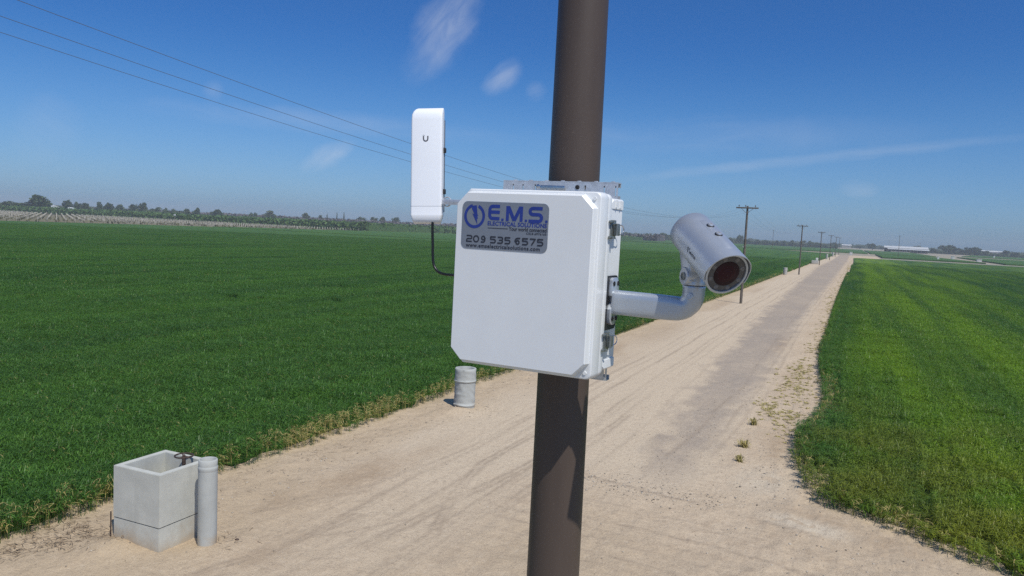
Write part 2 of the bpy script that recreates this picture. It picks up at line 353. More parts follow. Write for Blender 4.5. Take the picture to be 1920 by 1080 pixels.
def add_track(pts, wd, st, depth=.015, tread=False, k=.14):
    global track, rut
    wob = (fbm(X * .6, Y * .22, 3, 40) - .5) * .35
    d = seg_dist(X + wob, Y, pts); m = np.exp(-(d / wd) ** 2)
    br = .35 + .65 * sstep(.35, .6, fbm(X * 1.2, Y * .35, 3, int(wd * 1000 + st * 77)))
    track = np.maximum(track, m * st * br); depth = depth * k; rut = rut - m * depth * br + .6 * depth * np.exp(-((d - 1.9 * wd) / (.7 * wd)) ** 2) * br
trk_rd = random.Random(21)
for x0, st in ((-8.7, .6), (-8.42, .4), (-7.85, .75), (-7.05, .65), (-6.75, .35), (-6.3, .3), (-9.3, .3), (-5.6, .3)):
    e = trk_rd.uniform(-.25, .25); add_track([(x0 + .12 + e, 9), (x0 + e * .4, 26), (x0 + .02, 60), (x0 + .5, 140), (x0 + 1.7, 300)], .055 + .03 * trk_rd.random(), st, .014)
for k in (0, .17): add_track([(-7.6 + k, 11.2), (-7.37 + k, 14.4), (-7.03 + k, 17.8), (-6.9 + k, 24)], .065, .72, .02); add_track([(-6.2 + k, 11.4), (-6.32 + k, 16.1), (-6.4 + k, 24)], .065, .6, .02)
for k in (0, .16): add_track([(-6.9 + k, 12.6), (-7.6 + k, 14.6), (-8.1 + k, 16.8), (-8.08 + k, 19), (-7.9 + k, 25)], .065, .72, .02); add_track([(-9.5 + k, 8.8), (-8.9 + k, 10.4), (-8.6 + k, 12.5)], .065, .6, .02)
add_track([(-9.3, 10.5), (-8.2, 11.6), (-7.2, 13.4)], .06, .5, .02); add_track([(-10.4, 11.5), (-9.4, 13.4), (-9.0, 16), (-8.9, 22)], .06, .5, .02)
add_track([(-5.44, 17.37), (-4.4, 17.1), (-3.4, 16.9), (-2.8, 16.88), (-1.6, 16.6), (-.4, 16.1)], .055, 1.0, -.03)
for yy0 in (15.9, 15.6, 14.9, 14.4, 13.9, 13.3, 12.9, 12.3): add_track([(-6.5, yy0), (-4.0, yy0 - .15), (-2, yy0 - .3), (0, yy0 - .9), (3, yy0 - 2.3)], .05, .35 + .3 * trk_rd.random(), -.012)
for x0 in (-2.95, -2.6, -3.6): add_track([(x0 - .5, 20), (x0, 30), (x0 - .1, 60), (x0 + .4, 150)], .06, .5, .012)
nB = fbm(X * .5, Y * .25, 4, 3); nF = fbm(X * 1.7, Y * 1.1, 4, 9); nV = fbm(X * 5, Y * 4, 3, 21)
near = 1 - sstep(40, 120, Y)
gl = np.interp(Y, [15, 21, 28.5, 58, 140, 206, 300], [-4.2, -4.4, -5.0, -6.0, -6.9, -7.6, -6.5]); gr = np.interp(Y, [15, 21, 29, 37, 61, 146, 300], [-3.0, -3.3, -3.25, -3.15, -3.2, -2.6, -1.6])
gravel = sstep(-.6, .5, X - gl + (nF - .5) * 1.6) * sstep(-.5, .5, gr - X + (nF - .5) * 1.2) * sstep(16, 22, Y) * (.55 + .6 * nB)
smooth = sstep(-11.2, -9.6, X + (nB - .5) * 2) * sstep(-2.2, -3.4, X) * sstep(14, 19, Y + (nB - .5) * 6) + .6 * sstep(.9, .2, np.hypot((X + 7.6) / 2.6, (Y - 14) / 7)) 
smooth = np.clip(smooth, 0, 1) * (1 - gravel)
damp = np.zeros(X.shape)
for cx, cy, sx, sy, a in ((-9.9, 14.6, .55, 1.5, .8), (-10.3, 12.4, .5, .8, .45), (-9.6, 17, .4, 1.6, .4), (-10.7, 36, .5, 4, .75), (-10.0, 45, .9, 7, .5), (-9.9, 28, .6, 3, .35), (-8.9, 10.2, .3, .9, .5), (-1.55, 22.8, .35, 2.2, .6), (-2.0, 34, .3, 4, .35), (-.3, 17.0, .7, .5, .6), (1.0, 16.4, .9, .5, .5), (-3.3, 46, .4, 4, .45), (-9.3, 33, .4, 5, .3), (-10.2, 70, .5, 5, .6), (-9.8, 95, .4, 8, .5)):
    damp = np.maximum(damp, a * np.exp(-((X - cx) / sx) ** 2 - ((Y - cy) / sy) ** 2))
tan = np.clip(.75 * sstep(-8.9, -11.2, X + (nB - .5) * 2.5) * (1 - sstep(60, 200, Y)) + .65 * np.exp(-((X + 4.6) / 1.7) ** 2 - ((Y - 13.2) / 2.6) ** 2) + .5 * sstep(15, 12, Y) * (nB) + .35 * sstep(-1.2, .6, X) * sstep(22, 15, Y), 0, 1)
pale = np.exp(-(((X + .45) / .85) ** 2 + ((Y - 16.5 + .25 * X) / .42) ** 2) ** 1.5) + .7 * np.exp(-((X + 1.6) / .8) ** 2 - ((Y - 19.2) / 1.3) ** 2)
Z = (nB - .5) * .06 * (1 - .7 * smooth) + (nF - .5) * .07 * (1 - .75 * smooth) * (1 - .5 * gravel) * near + (nV - .5) * .03 * (1 - .8 * smooth) * near + rut * near
Z += .05 * sstep(-10.6, -11.8, X) * (nF) + .14 * np.exp(-((X + 11.3) / .42) ** 2 - ((Y - 8.95) / .45) ** 2) + .06 * np.exp(-((X + 9.6) / .45) ** 2 - ((Y - 10.2) / .7) ** 2) + .10 * np.exp(-((X + 11.0) / .55) ** 2 - ((Y - 21.1) / .6) ** 2)
Z += .05 * sstep(-1.6, -.8, X) * sstep(60, 30, Y) * nV
Z *= 1 - sstep(200, 330, Y)
nx, ny = len(xs), len(ys); idx = np.arange(nx * ny).reshape(ny, nx); F = np.stack([idx[:-1, :-1], idx[:-1, 1:], idx[1:, 1:], idx[1:, :-1]], -1).reshape(-1)
rm = np_mesh('dirt_road', np.stack([X, Y, Z], -1).reshape(-1, 3), F, 4)
for nme, arr in (('track', track), ('gravel', gravel), ('smooth', smooth), ('damp', damp), ('tan', tan), ('pale', pale)):
    a = rm.attributes.new(nme, 'FLOAT', 'POINT'); a.data.foreach_set('value', np.clip(arr, 0, 1).astype(np.float32).ravel())
tag(obj('dirt_road', rm, 'dirt_road', ang=180), 'sandy dirt farm road with tyre tracks between two crop fields', kind='structure')
def ground_z(x, y):
    i = int(np.argmin(abs(ys - y))); j = int(np.argmin(abs(xs - x))); return float(Z[i, j])
cm = np_mesh('cross_road', [(12.0, 372, -.14), (420, 372, -.14), (420, 412, -.14), (12.0, 430, -.14)], [0, 1, 2, 3], 4)
tag(obj('cross_road', cm, 'cross_road_dirt', smooth=False), 'grey dirt track crossing behind the right-hand field', kind='structure')

# ------------------------------------------------------------------ crop fields (stuff): a canopy sheet with leafy tufts standing on it
def ribbon(V, Fq, A, D, p0, heading, length, width, rise, droop, var, dry, segs=3, tip=True):
    n0 = len(V); d = np.array([math.cos(heading), math.sin(heading)]); s = np.array([-d[1], d[0]])
    for k in range(segs + 1):
        t = k / segs; h = length * t; wd = width * (1 - .15 * t if k < segs else .18) * .5
        x = d * (h * math.cos(rise) * (1 - .12 * t)); z = h * math.sin(rise) - droop * length * t * t
        for q in (-1, 1): V.append((p0[0] + x[0] + s[0] * wd * q, p0[1] + x[1] + s[1] * wd * q, p0[2] + z + q * wd * .25)); A.append(var); D.append(dry)
    for k in range(segs): a = n0 + 2 * k; Fq.extend((a, a + 1, a + 3, a + 2))
def tuft_mesh(name, size, count, lw, ll, h, seed, mat, rows=5, dryp=.02, leaves=3):
    rd = random.Random(seed); V, Fq, A, D = [], [], [], []
    for i in range(count):
        row = rd.randrange(rows); x = rd.uniform(-.5, .5) * size; y = ((row + .5) / rows - .5 + rd.gauss(0, .035) * 5 / rows) * size; z = h * rd.uniform(.75, 1.1)
        dry = 1.0 if rd.random() < dryp else 0.0
        lean = rd.uniform(0, 6.28); base = (x, y, 0); ribbon(V, Fq, A, D, base, lean, z * .98, lw * .55, R(rd.uniform(78, 88)), 0, rd.uniform(0, .5), dry, 1)
        for k in range(leaves):
            zz = z * rd.uniform(.5, .97); ribbon(V, Fq, A, D, (x, y, zz), rd.uniform(0, 6.28), ll * rd.uniform(.6, 1.1), lw * rd.uniform(.7, 1.25), R(rd.uniform(5, 62)), rd.uniform(.2, .75), rd.random(), dry or (.5 if rd.random() < .012 else 0))
    me = np_mesh(name, V, Fq, 4)
    for nme, arr in (('leaf_var', A), ('dry', D)): a = me.attributes.new(nme, 'FLOAT', 'POINT'); a.data.foreach_set('value', np.array(arr, np.float32))
    me.materials.append(MATS[mat]); me.shade_smooth(); return me
def inside(px, py, poly):
    r = np.zeros(px.shape, bool); n = len(poly)
    for i in range(n):
        x0, y0 = poly[i]; x1, y1 = poly[(i + 1) % n]
        if y0 == y1: continue
        c = ((y0 > py) != (y1 > py)) & (px < (x1 - x0) * (py - y0) / (y1 - y0) + x0); r ^= c
    return r
YAW = R(23.71836)
def visible(px, py, marg=0.06):
    f = -px * math.sin(YAW) + py * math.cos(YAW); r = px * math.cos(YAW) + py * math.sin(YAW); return (f > 3) & (np.abs(r) < f * (.70 + marg) + 2.5)
def instancer(obj_, sources):
    col = bpy.data.collections.new(obj_.name + ' leaf kinds')
    for i, me in enumerate(sources): o = bpy.data.objects.new('leaf_kind_%02d' % i, me); col.objects.link(o)
    g = bpy.data.node_groups.new(obj_.name, 'GeometryNodeTree'); g.interface.new_socket('Geometry', in_out='INPUT', socket_type='NodeSocketGeometry'); g.interface.new_socket('Geometry', in_out='OUTPUT', socket_type='NodeSocketGeometry')
    gi = g.nodes.new('NodeGroupInput'); go = g.nodes.new('NodeGroupOutput'); ci = g.nodes.new('GeometryNodeCollectionInfo'); ci.inputs['Collection'].default_value = col; ci.inputs['Separate Children'].default_value = True; ci.inputs['Reset Children'].default_value = True
    ip = g.nodes.new('GeometryNodeInstanceOnPoints'); ip.inputs['Pick Instance'].default_value = True
    def at(nm, dt): n = g.nodes.new('GeometryNodeInputNamedAttribute'); n.data_type = dt; n.inputs['Name'].default_value = nm; return n.outputs['Attribute']
    g.links.new(gi.outputs[0], ip.inputs['Points']); g.links.new(ci.outputs[0], ip.inputs['Instance']); g.links.new(at('kind_index', 'INT'), ip.inputs['Instance Index'])
    g.links.new(at('is_tuft', 'BOOLEAN'), ip.inputs['Selection']); g.links.new(at('turn', 'FLOAT_VECTOR'), ip.inputs['Rotation']); g.links.new(at('size', 'FLOAT_VECTOR'), ip.inputs['Scale'])
    j = g.nodes.new('GeometryNodeJoinGeometry'); g.links.new(gi.outputs[0], j.inputs[0]); g.links.new(ip.outputs[0], j.inputs[0]); g.links.new(j.outputs[0], go.inputs[0])
    m = obj_.modifiers.new('tufts', 'NODES'); m.node_group = g
def crop_field(name, poly, canopy_mat, leaf_mat, label, top, h, seed, edge_pts, xr, yr, gx, lod=(55, 260)):
    rs = np.random.default_rng(seed)
    # canopy grid clipped to the polygon, dropping towards its near edges
    yy = [yr[0]]
    while yy[-1] < yr[1]: yy.append(yy[-1] + max(.35, .02 * abs(yy[-1])))
    yy = np.array(yy); GX, GY = np.meshgrid(gx, yy); ins = inside(GX, GY, poly); de = seg_dist(GX, GY, edge_pts); dc = np.hypot(GX, GY)
    GZ = (top - .2) * sstep(.15, 1.3, de) + .16 * sstep(60, 250, dc) + (fbm(GX * .6, GY * .6, 3, seed) - .5) * .12
    GZ = np.where(ins & (de > .2), GZ, -.10)
    n_x = len(gx); ix = np.arange(GX.size).reshape(GX.shape); ok = ins & (de > .2); okf = ok[:-1, :-1] & ok[:-1, 1:] & ok[1:, 1:] & ok[1:, :-1]
    Fc = np.stack([ix[:-1, :-1], ix[:-1, 1:], ix[1:, 1:], ix[1:, :-1]], -1)[okf].reshape(-1)
    verts = np.stack([GX, GY, GZ], -1).reshape(-1, 3)
    pts = []; kinds = []; turns = []; scl = []
    def scatter(cell, d0, d1, k0, k1, sc=1.0, edge_only=False):
        ax = np.arange(xr[0] + cell / 2, xr[1], cell); ay = np.arange(yr[0] + cell / 2, min(yr[1], d1 + 5), cell); PX, PY = np.meshgrid(ax, ay); PX = PX.ravel() + rs.uniform(-.12, .12, PX.size) * cell; PY = PY.ravel() + rs.uniform(-.06, .06, PY.size) * cell
        d = np.hypot(PX, PY) + rs.uniform(-3, 3, PX.size); k = (d > d0 - (4 if d0 > 0 else 0)) & (d < d1) & visible(PX, PY); PX, PY = PX[k], PY[k]; k = inside(PX, PY, poly); PX, PY = PX[k], PY[k]
        e = seg_dist(PX, PY, edge_pts); k = (e > cell * .46) & ((not edge_only) | (e < 1.75)); PX, PY = PX[k], PY[k]
        for x, y in zip(PX, PY): pts.append((x, y, 0)); kinds.append(rs.integers(k0, k1)); turns.append((0, 0, math.pi * rs.integers(0, 2) + rs.uniform(-.05, .05))); s = rs.uniform(.9, 1.12); scl.append((sc * s, sc * s, s * rs.uniform(.92, 1.06)))
    scatter(1.0, 0, lod[0], 0, 4); scatter(3.0, lod[0], lod[1], 4, 7); scatter(1.0, lod[0], 230, 0, 4, edge_only=True)
    # bunches along the edge, every 20 cm
    acc = []
    for (x0, y0), (x1, y1) in zip(edge_pts, edge_pts[1:]):
        ln = math.hypot(x1 - x0, y1 - y0); nn = max(1, int(ln / .19))
        for k in range(nn): t = k / nn; acc.append((x0 + (x1 - x0) * t, y0 + (y1 - y0) * t))
    inn = {}
    for x, y in acc:
        dd = math.hypot(x, y)
        if dd > 170 or not visible(np.array([x]), np.array([y]))[0]: continue
        sx = -1 if name_left else 1
        for r_ in range(4):
            ox = rs.uniform(.0, .14) + r_ * .2
            q = (x + sx * ox + rs.normal(0, .03), y + rs.normal(0, .05) + (0 if name_left else r_ * .04))
            if not inside(np.array([q[0]]), np.array([q[1]]), poly)[0] and r_: continue
            pts.append((q[0], q[1], 0)); dryk = dry_edge(q[0], q[1], r_, rs); kinds.append(dryk); turns.append((0, 0, rs.uniform(0, 6.28))); s = rs.uniform(.75, 1.05) * (1.0 if r_ else .85); scl.append((1, 1, s))
    nb = len(verts); verts = np.vstack([verts, np.array(pts)]); me = np_mesh(name, verts, Fc, 4)
    nv = len(verts); np_ = len(pts)
    def att(nm, typ, dflt, arr, fld):
        a = me.attributes.new(nm, typ, 'POINT'); full = np.concatenate([np.full((nb,) + np.shape(dflt), dflt), np.array(arr)]); a.data.foreach_set(fld, full.astype(np.int32 if typ == 'INT' else bool if typ == 'BOOLEAN' else np.float32).ravel())
    att('is_tuft', 'BOOLEAN', False, [True] * np_, 'value'); att('kind_index', 'INT', 0, kinds, 'value'); att('turn', 'FLOAT_VECTOR', (0., 0., 0.), turns, 'vector'); att('size', 'FLOAT_VECTOR', (1., 1., 1.), scl, 'vector')
    o = obj(name, me, canopy_mat, ang=180); tag(o, label, 'crop', kind='stuff')
    src = [tuft_mesh('wheat tuft', 1.08, 290, .0115, .20, h, seed + i, leaf_mat, dryp=.004) for i in range(4)] + [tuft_mesh('wheat tuft far', 3.2, 1500, .019, .21, h, seed + 10 + i, leaf_mat, rows=14, dryp=.003) for i in range(3)]
    src += [tuft_mesh('wheat edge', .16, 9, .012, .26, h, seed + 20, leaf_mat, rows=1, dryp=.05), tuft_mesh('wheat edge dry', .16, 9, .012, .24, h * .92, seed + 21, leaf_mat, rows=1, dryp=.75), tuft_mesh('wheat edge straw', .16, 10, .012, .2, h * .8, seed + 22, leaf_mat, rows=1, dryp=.55)]
    instancer(o, src); return o
name_left = True
def dry_edge(x, y, r, rs):
    p = .40 + 1.2 * math.exp(-((y - 17.0) / 2.2) ** 2) + .55 * math.exp(-((y - 10.0) / 1.0) ** 2) + .35 * math.exp(-((y - 21) / 2.5) ** 2) + .25 * math.exp(-((y - 8.) / 1.5) ** 2) if name_left else .30
    p *= (1.0, .9, .6, .3)[r]; return (8 if rs.random() < .6 else 9) if rs.random() < p else 7
LPOLY = LEFT_EDGE + [(-262, 256), (-262, -30)]
crop_field('wheat_field', LPOLY, 'crop_canopy_left', 'crop_leaf_left', 'dense dark green wheat field on the left of the dirt road', .42, .60, 100, LEFT_EDGE, (-263, -10), (-2, 256), np.concatenate([np.arange(-263, -16, 1.5), np.arange(-16, -10, .25)]))
name_left = False
RPOLY = RIGHT_EDGE + [(330, 8), (330, 372)]
crop_field('wheat_field', RPOLY, 'crop_canopy_right', 'crop_leaf_right', 'bright green wheat field with yellowish streaks on the right of the road', .34, .50, 200, RIGHT_EDGE[::-1], (-2, 331), (6, 372), np.concatenate([np.arange(-2, 18, .25), np.arange(18, 331, 2.5)]))
def slab(name, pts, z, mat, label, seed, cat='crop', bump_=.15, step=6):
    xs_ = [p[0] for p in pts]; ys_ = [p[1] for p in pts]; bm = bmesh.new()
    lo = [bm.verts.new((x, y, -.12)) for x, y in pts]; hi = [bm.verts.new((x, y, z)) for x, y in pts]; n = len(pts)
    for i in range(n): bm.faces.new((lo[i], lo[(i + 1) % n], hi[(i + 1) % n], hi[i]))
    bm.faces.new(hi); return tag(obj(name, bm, mat, smooth=False), label, cat, kind='stuff')
slab('wheat_field', [(-262, 261), (-10.4, 261), (-9.5, 330), (-8.6, 470), (-60, 575), (-180, 545), (-262, 458)], .5, 'crop_canopy_left', 'far block of green crop past the dark ditch line on the left', 1)
slab('wheat_field', [(-620, 640), (-40, 606), (10, 610), (10, 1060), (-620, 1000)], .5, 'far_crop', 'thin far strip of green crop beyond the pale cross track', 2)
slab('wheat_field', [(14, 432), (58, 424), (50, 560), (14, 580)], .5, 'far_crop', 'small green field corner beside the lone pole past the cross road', 3)
slab('wheat_field', [(66, 424), (460, 414), (460, 690), (72, 668)], .5, 'far_crop', 'green field strip beyond the cross road on the far right', 4)
slab('wheat_field', [(90, 800), (620, 760), (620, 1080), (130, 1060)], .5, 'far_crop', 'farthest green crop strip before the trees on the right', 5)
slab('wheat_field', [(12, 620), (56, 640), (60, 980), (12, 980)], .5, 'far_crop', 'green crop block in front of the long white shed', 6)

# ------------------------------------------------------------------ pole, enclosure, camera, radio: built in the enclosure's own frame
BF = Matrix(((.9986, .0537, .0036, -.6524), (-.0537, .9986, .0032, 1.5168), (-.0034, -.0034, 1.0, 5.6886), (0, 0, 0, 1)))
BL, BQ, _ = BF.decompose(); BQ.normalize(); BF = Matrix.Translation(BL) @ BQ.to_matrix().to_4x4()
def near_thing(name, label, cat, at=(0, 0, 0), group=None):
    o = thing(name, label, cat, group=group); o.rotation_mode = 'QUATERNION'; o.rotation_quaternion = BQ; o.location = BF @ Vector(at); o['_at'] = 0; del o['_at']
    return o, Matrix.Translation(-Vector(at))
def pole_r(zl): return .0633 - .0043 * zl
pb = bmesh.new(); pc = BF @ Vector((0, .28, 0))
lathe(pb, [(pole_r(z - 5.689), z) for z in (-.1, 1, 2, 3, 4, 4.5, 5, 5.5, 6, 6.5, 7, 8.2)], (pc.x, pc.y, 0), n=64, cap=True)
tag(obj('light_pole', pb, 'brown_pole_paint', ang=60), 'tall tapered brown steel pole that carries the white box and camera', 'pole')

# enclosure
en, EM = near_thing('equipment_enclosure', 'square white fibreglass equipment box with chamfered lid strapped to brown pole', 'electrical box')
bm = bmesh.new()
bs = [dbox(.1710, .1955, .012, .030), dbox(.1715, .196, .012, .030), dbox(.1715, .196, .012, .030), dbox(.166, .190, .010, .028)]
loft(bm, [xz(bs[3], .0635), xz(bs[0], .0645), xz(bs[1], .066), xz(bs[2], .083), xz(bs[0], .0845), xz(dbox(.1655, .1725, .010, .022), .0855), xz(dbox(.1650, .1715, .010, .022), .172)])
for sx in (-1, 1):
    for sz in (-1, 1):   # corner bosses on the back of the box
        x0, x1 = sx * .128, sx * .1672; sec = []
        for y, h, i in ((.092, .003, .004), (.108, .0165, 0), (.171, .0172, 0), (.173, .016, .002)):
            za, zb = sz * .166, sz * (.1715 + h); sec.append([(x0, y, za), (x1 - sx * i, y, za), (x1 - sx * i, y, zb - sz * .004), (x1 - sx * (i + .004), y, zb), (x0, y, zb)])
        loft(bm, sec)
        if sz > 0:
            for yy in (.122, .148): box(bm, (sx * .1690, yy, sz * .177), (.004, .004, .016))
obj('box_body', bm, 'grey_white_enclosure', en)
bm = bmesh.new()
loft(bm, [xz(octo(.1608, .1860, .0255), .0), xz(octo(.1623, .1875, .0262), .0016), xz(octo(.1660, .1912, .0295), .0200)])
loft(bm, [xz(dbox(.1672, .1922, .012, .0295), .0190), xz(dbox(.1694, .1946, .0125, .0295), .0196), xz(dbox(.1708, .1962, .013, .030), .0215), xz(dbox(.1716, .1970, .013, .030), .030), xz(dbox(.1722, .1975, .013, .030), .0585), xz(dbox(.1714, .1968, .013, .030), .0612), xz(dbox(.167, .192, .012, .029), .0618)])
for sx in (1,):
    for sz in (-1, 1): cyl(bm, (sx * .1575, .0205, sz * .1825), (sx * .1575, .0168, sz * .1825), .0042, .0038, 16)
ld = obj('box_lid', bm, 'grey_white_enclosure', en, ang=28)
def latch(z):
    b = bmesh.new(); x = .172
    box(b, (x + .0015, .094, z), (.003, .030, .040), bev=.0008)
    box(b, (x + .0065, .105, z), (.0065, .026, .026), bev=.0018)
    for s in (-1, 1): cyl(b, (x + .006, .083, z + s * .0145), (x + .006, .083, z + s * .020), .0042, n=10); box(b, (x + .004, .0755, z + s * .0165), (.0065, .017, .005), bev=.0012)
    cyl(b, (x + .011, .093, z - .013), (x + .011, .093, z + .013), .0038, n=10)
    h = obj('latch', b, 'latch_metal', en)
    b = bmesh.new(); tube(b, [(x + .008, .117, z - .0105)] + [(x + .008 + .003 * math.sin(a), .122 + .016 * math.sin(a), z - .0105 * math.cos(a)) for a in [math.pi * i / 12 for i in range(13)]] + [(x + .008, .117, z + .0105)], .0012, 6)
    obj('wire_bail', b, 'stainless_steel', h)
latch(.121); latch(-.1215)

# sticker with writing
SW, SH = .2105, .104; sc_ = (-.0415, -.0009, .1155)
st = bmesh.new(); loft(st, [xz(rrect(SW / 2, SH / 2, .013, 6, sc_[0], sc_[2]), -.0009), xz(rrect(SW / 2, SH / 2, .013, 6, sc_[0], sc_[2]), .0001)])
stk = obj('sign_sticker', st, 'sticker_grey', en); stk['label'] = 'grey sticker with blue company lettering and phone number'
def flat(polys, y=-.0013, th=.0003, map_=None):
    b = bmesh.new()
    for p in polys:
        if len(p) < 3: continue
        f = [b.verts.new((q[0], y, q[1])) for q in p]; b.faces.new(f)
    r = bmesh.ops.extrude_face_region(b, geom=list(b.faces)); 
    for v in [g for g in r['geom'] if isinstance(g, bmesh.types.BMVert)]: v.co.y += th
    if map_:
        for v in b.verts: v.co = map_(v.co)
    return b
def text_mesh(txt, width, height, at, spacing=1.0, bold=0, mapf=None, y=-.0013):
    """lettering as a flat mesh in the x-z plane: its box starts at 'at' (left, bottom) and is width x height"""
    cu = bpy.data.curves.new('lettering', 'FONT'); cu.body = txt; cu.size = 1; cu.space_character = spacing; cu.offset = bold; cu.extrude = 0; cu.resolution_u = 3
    o = bpy.data.objects.new('lettering', cu); COL.objects.link(o); dg = bpy.context.evaluated_depsgraph_get(); me = bpy.data.meshes.new_from_object(o.evaluated_get(dg)); bpy.data.objects.remove(o)
    n = len(me.vertices); co = np.zeros(n * 3, np.float32); me.vertices.foreach_get('co', co); co = co.reshape(-1, 3); lo = co.min(0); hi = co.max(0)
    nx_ = (co[:, 0] - lo[0]) / (hi[0] - lo[0]) * width + at[0]; nz_ = (co[:, 1] - lo[1]) / (hi[1] - lo[1]) * height + at[1]
    out = np.stack([nx_, np.full(n, y), nz_], 1)
    if mapf is not None: out = np.array([mapf(Vector(v)) for v in out])
    me.vertices.foreach_set('co', out.astype(np.float32).ravel()); me.update(); me.materials.clear(); return me
# stroke letters in a wide square-shouldered face: strokes of constant width, rounded outer corners
def stroke_poly(pts, w):
    out = []
    for (x0, z0), (x1, z1) in zip(pts, pts[1:]):
        d = math.hypot(x1 - x0, z1 - z0)
        if d < 1e-9: continue
        ux, uz = (x1 - x0) / d, (z1 - z0) / d; px, pz = -uz * w / 2, ux * w / 2
        out.append([(x0 + px, z0 + pz), (x1 + px, z1 + pz), (x1 - px, z1 - pz), (x0 - px, z0 - pz)])
    for x, z in pts[1:-1]: out.append([(x + math.cos(a) * w / 2, z + math.sin(a) * w / 2) for a in [i * math.pi / 4 + .39 for i in range(8)]])
    return out
def arc(cx, cz, r, a0, a1, n=6): return [(cx + r * math.cos(R(a0 + (a1 - a0) * i / n)), cz + r * math.sin(R(a0 + (a1 - a0) * i / n))) for i in range(n + 1)]
GL = {  # unit cell 1 wide x 1 high
 'E': [[(1, .92), *arc(.34, .66, .26, 90, 180), *arc(.34, .34, .26, 180, 270), (1, .08)], [(.08, .52), (1, .52)]],
 'S': [[(1, .92), *arc(.3, .72, .2, 90, 270), *arc(.74, .30, .22, 90, -90), (.02, .08)]],
 '2': [[(.04, .92), *arc(.76, .70, .22, 90, -90, 5), *arc(.3, .26, .22, 90, 180, 4), (.08, .08), (1, .08)]],
 '0': [[*arc(.5, .5, .44, 90, 450, 16)]],
 '9': [[(.92, .6), *arc(.5, .68, .26, 0, -360, 14), (.78, .68)], [(.80, .75), (.80, .5), *arc(.52, .36, .28, 0, -90, 4), (.12, .08)]],
 '5': [[(.96, .92), (.1, .92), (.1, .56), *arc(.68, .32, .24, 90, -90, 6), (.04, .08)]],
 '3': [[(.06, .92), *arc(.7, .71, .21, 90, -90, 5), (.3, .5)], [(.7, .5), *arc(.7, .29, .21, 90, -90, 5), (.04, .08)]],
 '6': [[(.92, .92), (.62, .92), *arc(.5, .5, .42, 110, 180, 4), *arc(.5, .34, .26, 180, 540, 14)]],
 '7': [[(.04, .92), (.92, .92), (.34, .04)]],
}
def stroke_text(txt, x, z, cw, ch, gap, sw, space=.55):
    P = []
    for ch_ in txt:
        if ch_ == ' ': x += cw * space; continue
        for s in GL[ch_]: P += stroke_poly([(x + u * cw, z + v * ch) for u, v in s], sw)
        x += cw + gap
    return P
def weld(polys, y0=-.00125):
    b = bmesh.new()
    for i, p in enumerate(polys):
        y = y0 - .0000012 * i
        b.faces.new([b.verts.new((q[0], y, q[1])) for q in p])
    return b
X0, Z1 = sc_[0] - SW / 2, sc_[2] + SH / 2
u_ = lambda a: X0 + a * SW; v_ = lambda a: Z1 - a * SH          # sticker coordinates: across, down
# emblem: an open ring with a lightning bolt
cx, cz, ro, ri = u_(.149), v_(.310), .0268, .0204
ring = []
angs = [67 - i * (360 - 38) / 40 for i in range(41)]
for a0, a1 in zip(angs, angs[1:]):
    w0 = 1 if a0 > -240 else 1; ring.append([(cx + ro * .98 * math.cos(R(a0)), cz + ro * math.sin(R(a0))), (cx + ro * .98 * math.cos(R(a1)), cz + ro * math.sin(R(a1))), (cx + ri * .98 * math.cos(R(a1)), cz + ri * math.sin(R(a1))), (cx + ri * .98 * math.cos(R(a0)), cz + ri * math.sin(R(a0)))])
bolt = [[(cx - .006, cz + .0225), (cx + .0045, cz + .0235), (cx + .007, cz + .004), (cx + .0095, cz + .001), (cx + .0065, cz + .0005), (cx + .0092, cz - .0055), (cx + .0062, cz - .005), (cx + .0080, cz - .0185), (cx - .0055, cz + .0055), (cx + .0, cz + .0035), (cx - .0075, cz + .0165)]]
obj('emblem', weld(ring + bolt), 'sticker_blue', stk, smooth=False)
P = []; zb, ht = v_(.388), .0325
P += stroke_text('E', u_(.318), zb + .002, .0268, ht - .001, 0, .0072)
mx0, mw = u_(.520), .0405
for a, b in (((0, 0), (0, 1)), ((1, 0), (1, 1))): P += stroke_poly([(mx0 + a[0] * mw * .82 + .0035, zb + a[1] * ht), (mx0 + b[0] * mw * .82 + .0035, zb + b[1] * ht)], .0070)
P += [[(mx0 + .0005, zb + ht), (mx0 + .009, zb + ht), (mx0 + mw * .5 + .0035, zb + .003), (mx0 + mw * .5 - .0035, zb)], [(mx0 + mw * .82 + .0065, zb + ht), (mx0 + mw * .82 - .0025, zb + ht), (mx0 + mw * .5 - .0035, zb + .003), (mx0 + mw * .5 + .0035, zb)]]
P += stroke_text('S', u_(.776), zb - .0004, .0322, ht, 0, .0072)
for a in (.468, .737, .965): P.append([(u_(a), zb + .0002), (u_(a) + .0052, zb + .0002), (u_(a) + .0052, zb + .0052), (u_(a), zb + .0052)])
o = obj('lettering', weld(P), 'sticker_blue', stk, smooth=False)
obj('lettering', text_mesh('ELECTRICAL SOLUTIONS', SW * .675, .0092, (u_(.310), v_(.492)), bold=.022), 'sticker_blue', stk, smooth=False)
obj('lettering', text_mesh('Your world connected', SW * .425, .0084, (u_(.560), v_(.582)), bold=.018), 'sticker_black', stk, smooth=False)
obj('underline', weld([[(u_(.315), v_(.540)), (u_(.548), v_(.540)), (u_(.548), v_(.553)), (u_(.315), v_(.553))]]), 'sticker_black', stk, smooth=False)
obj('lettering', text_mesh('CSLB #976165', SW * .225, .0052, (u_(.760), v_(.648)), bold=.012), 'sticker_black', stk, smooth=False)
dw, dg_ = .01440, .0034; xx = u_(.062); P = []
for grp in ('209', '535', '6575'):
    P += stroke_text(grp, xx, v_(.862), dw, .0150, dg_, .0031); xx += len(grp) * (dw + dg_) + .0068
obj('lettering', weld(P), 'sticker_black', stk, smooth=False)
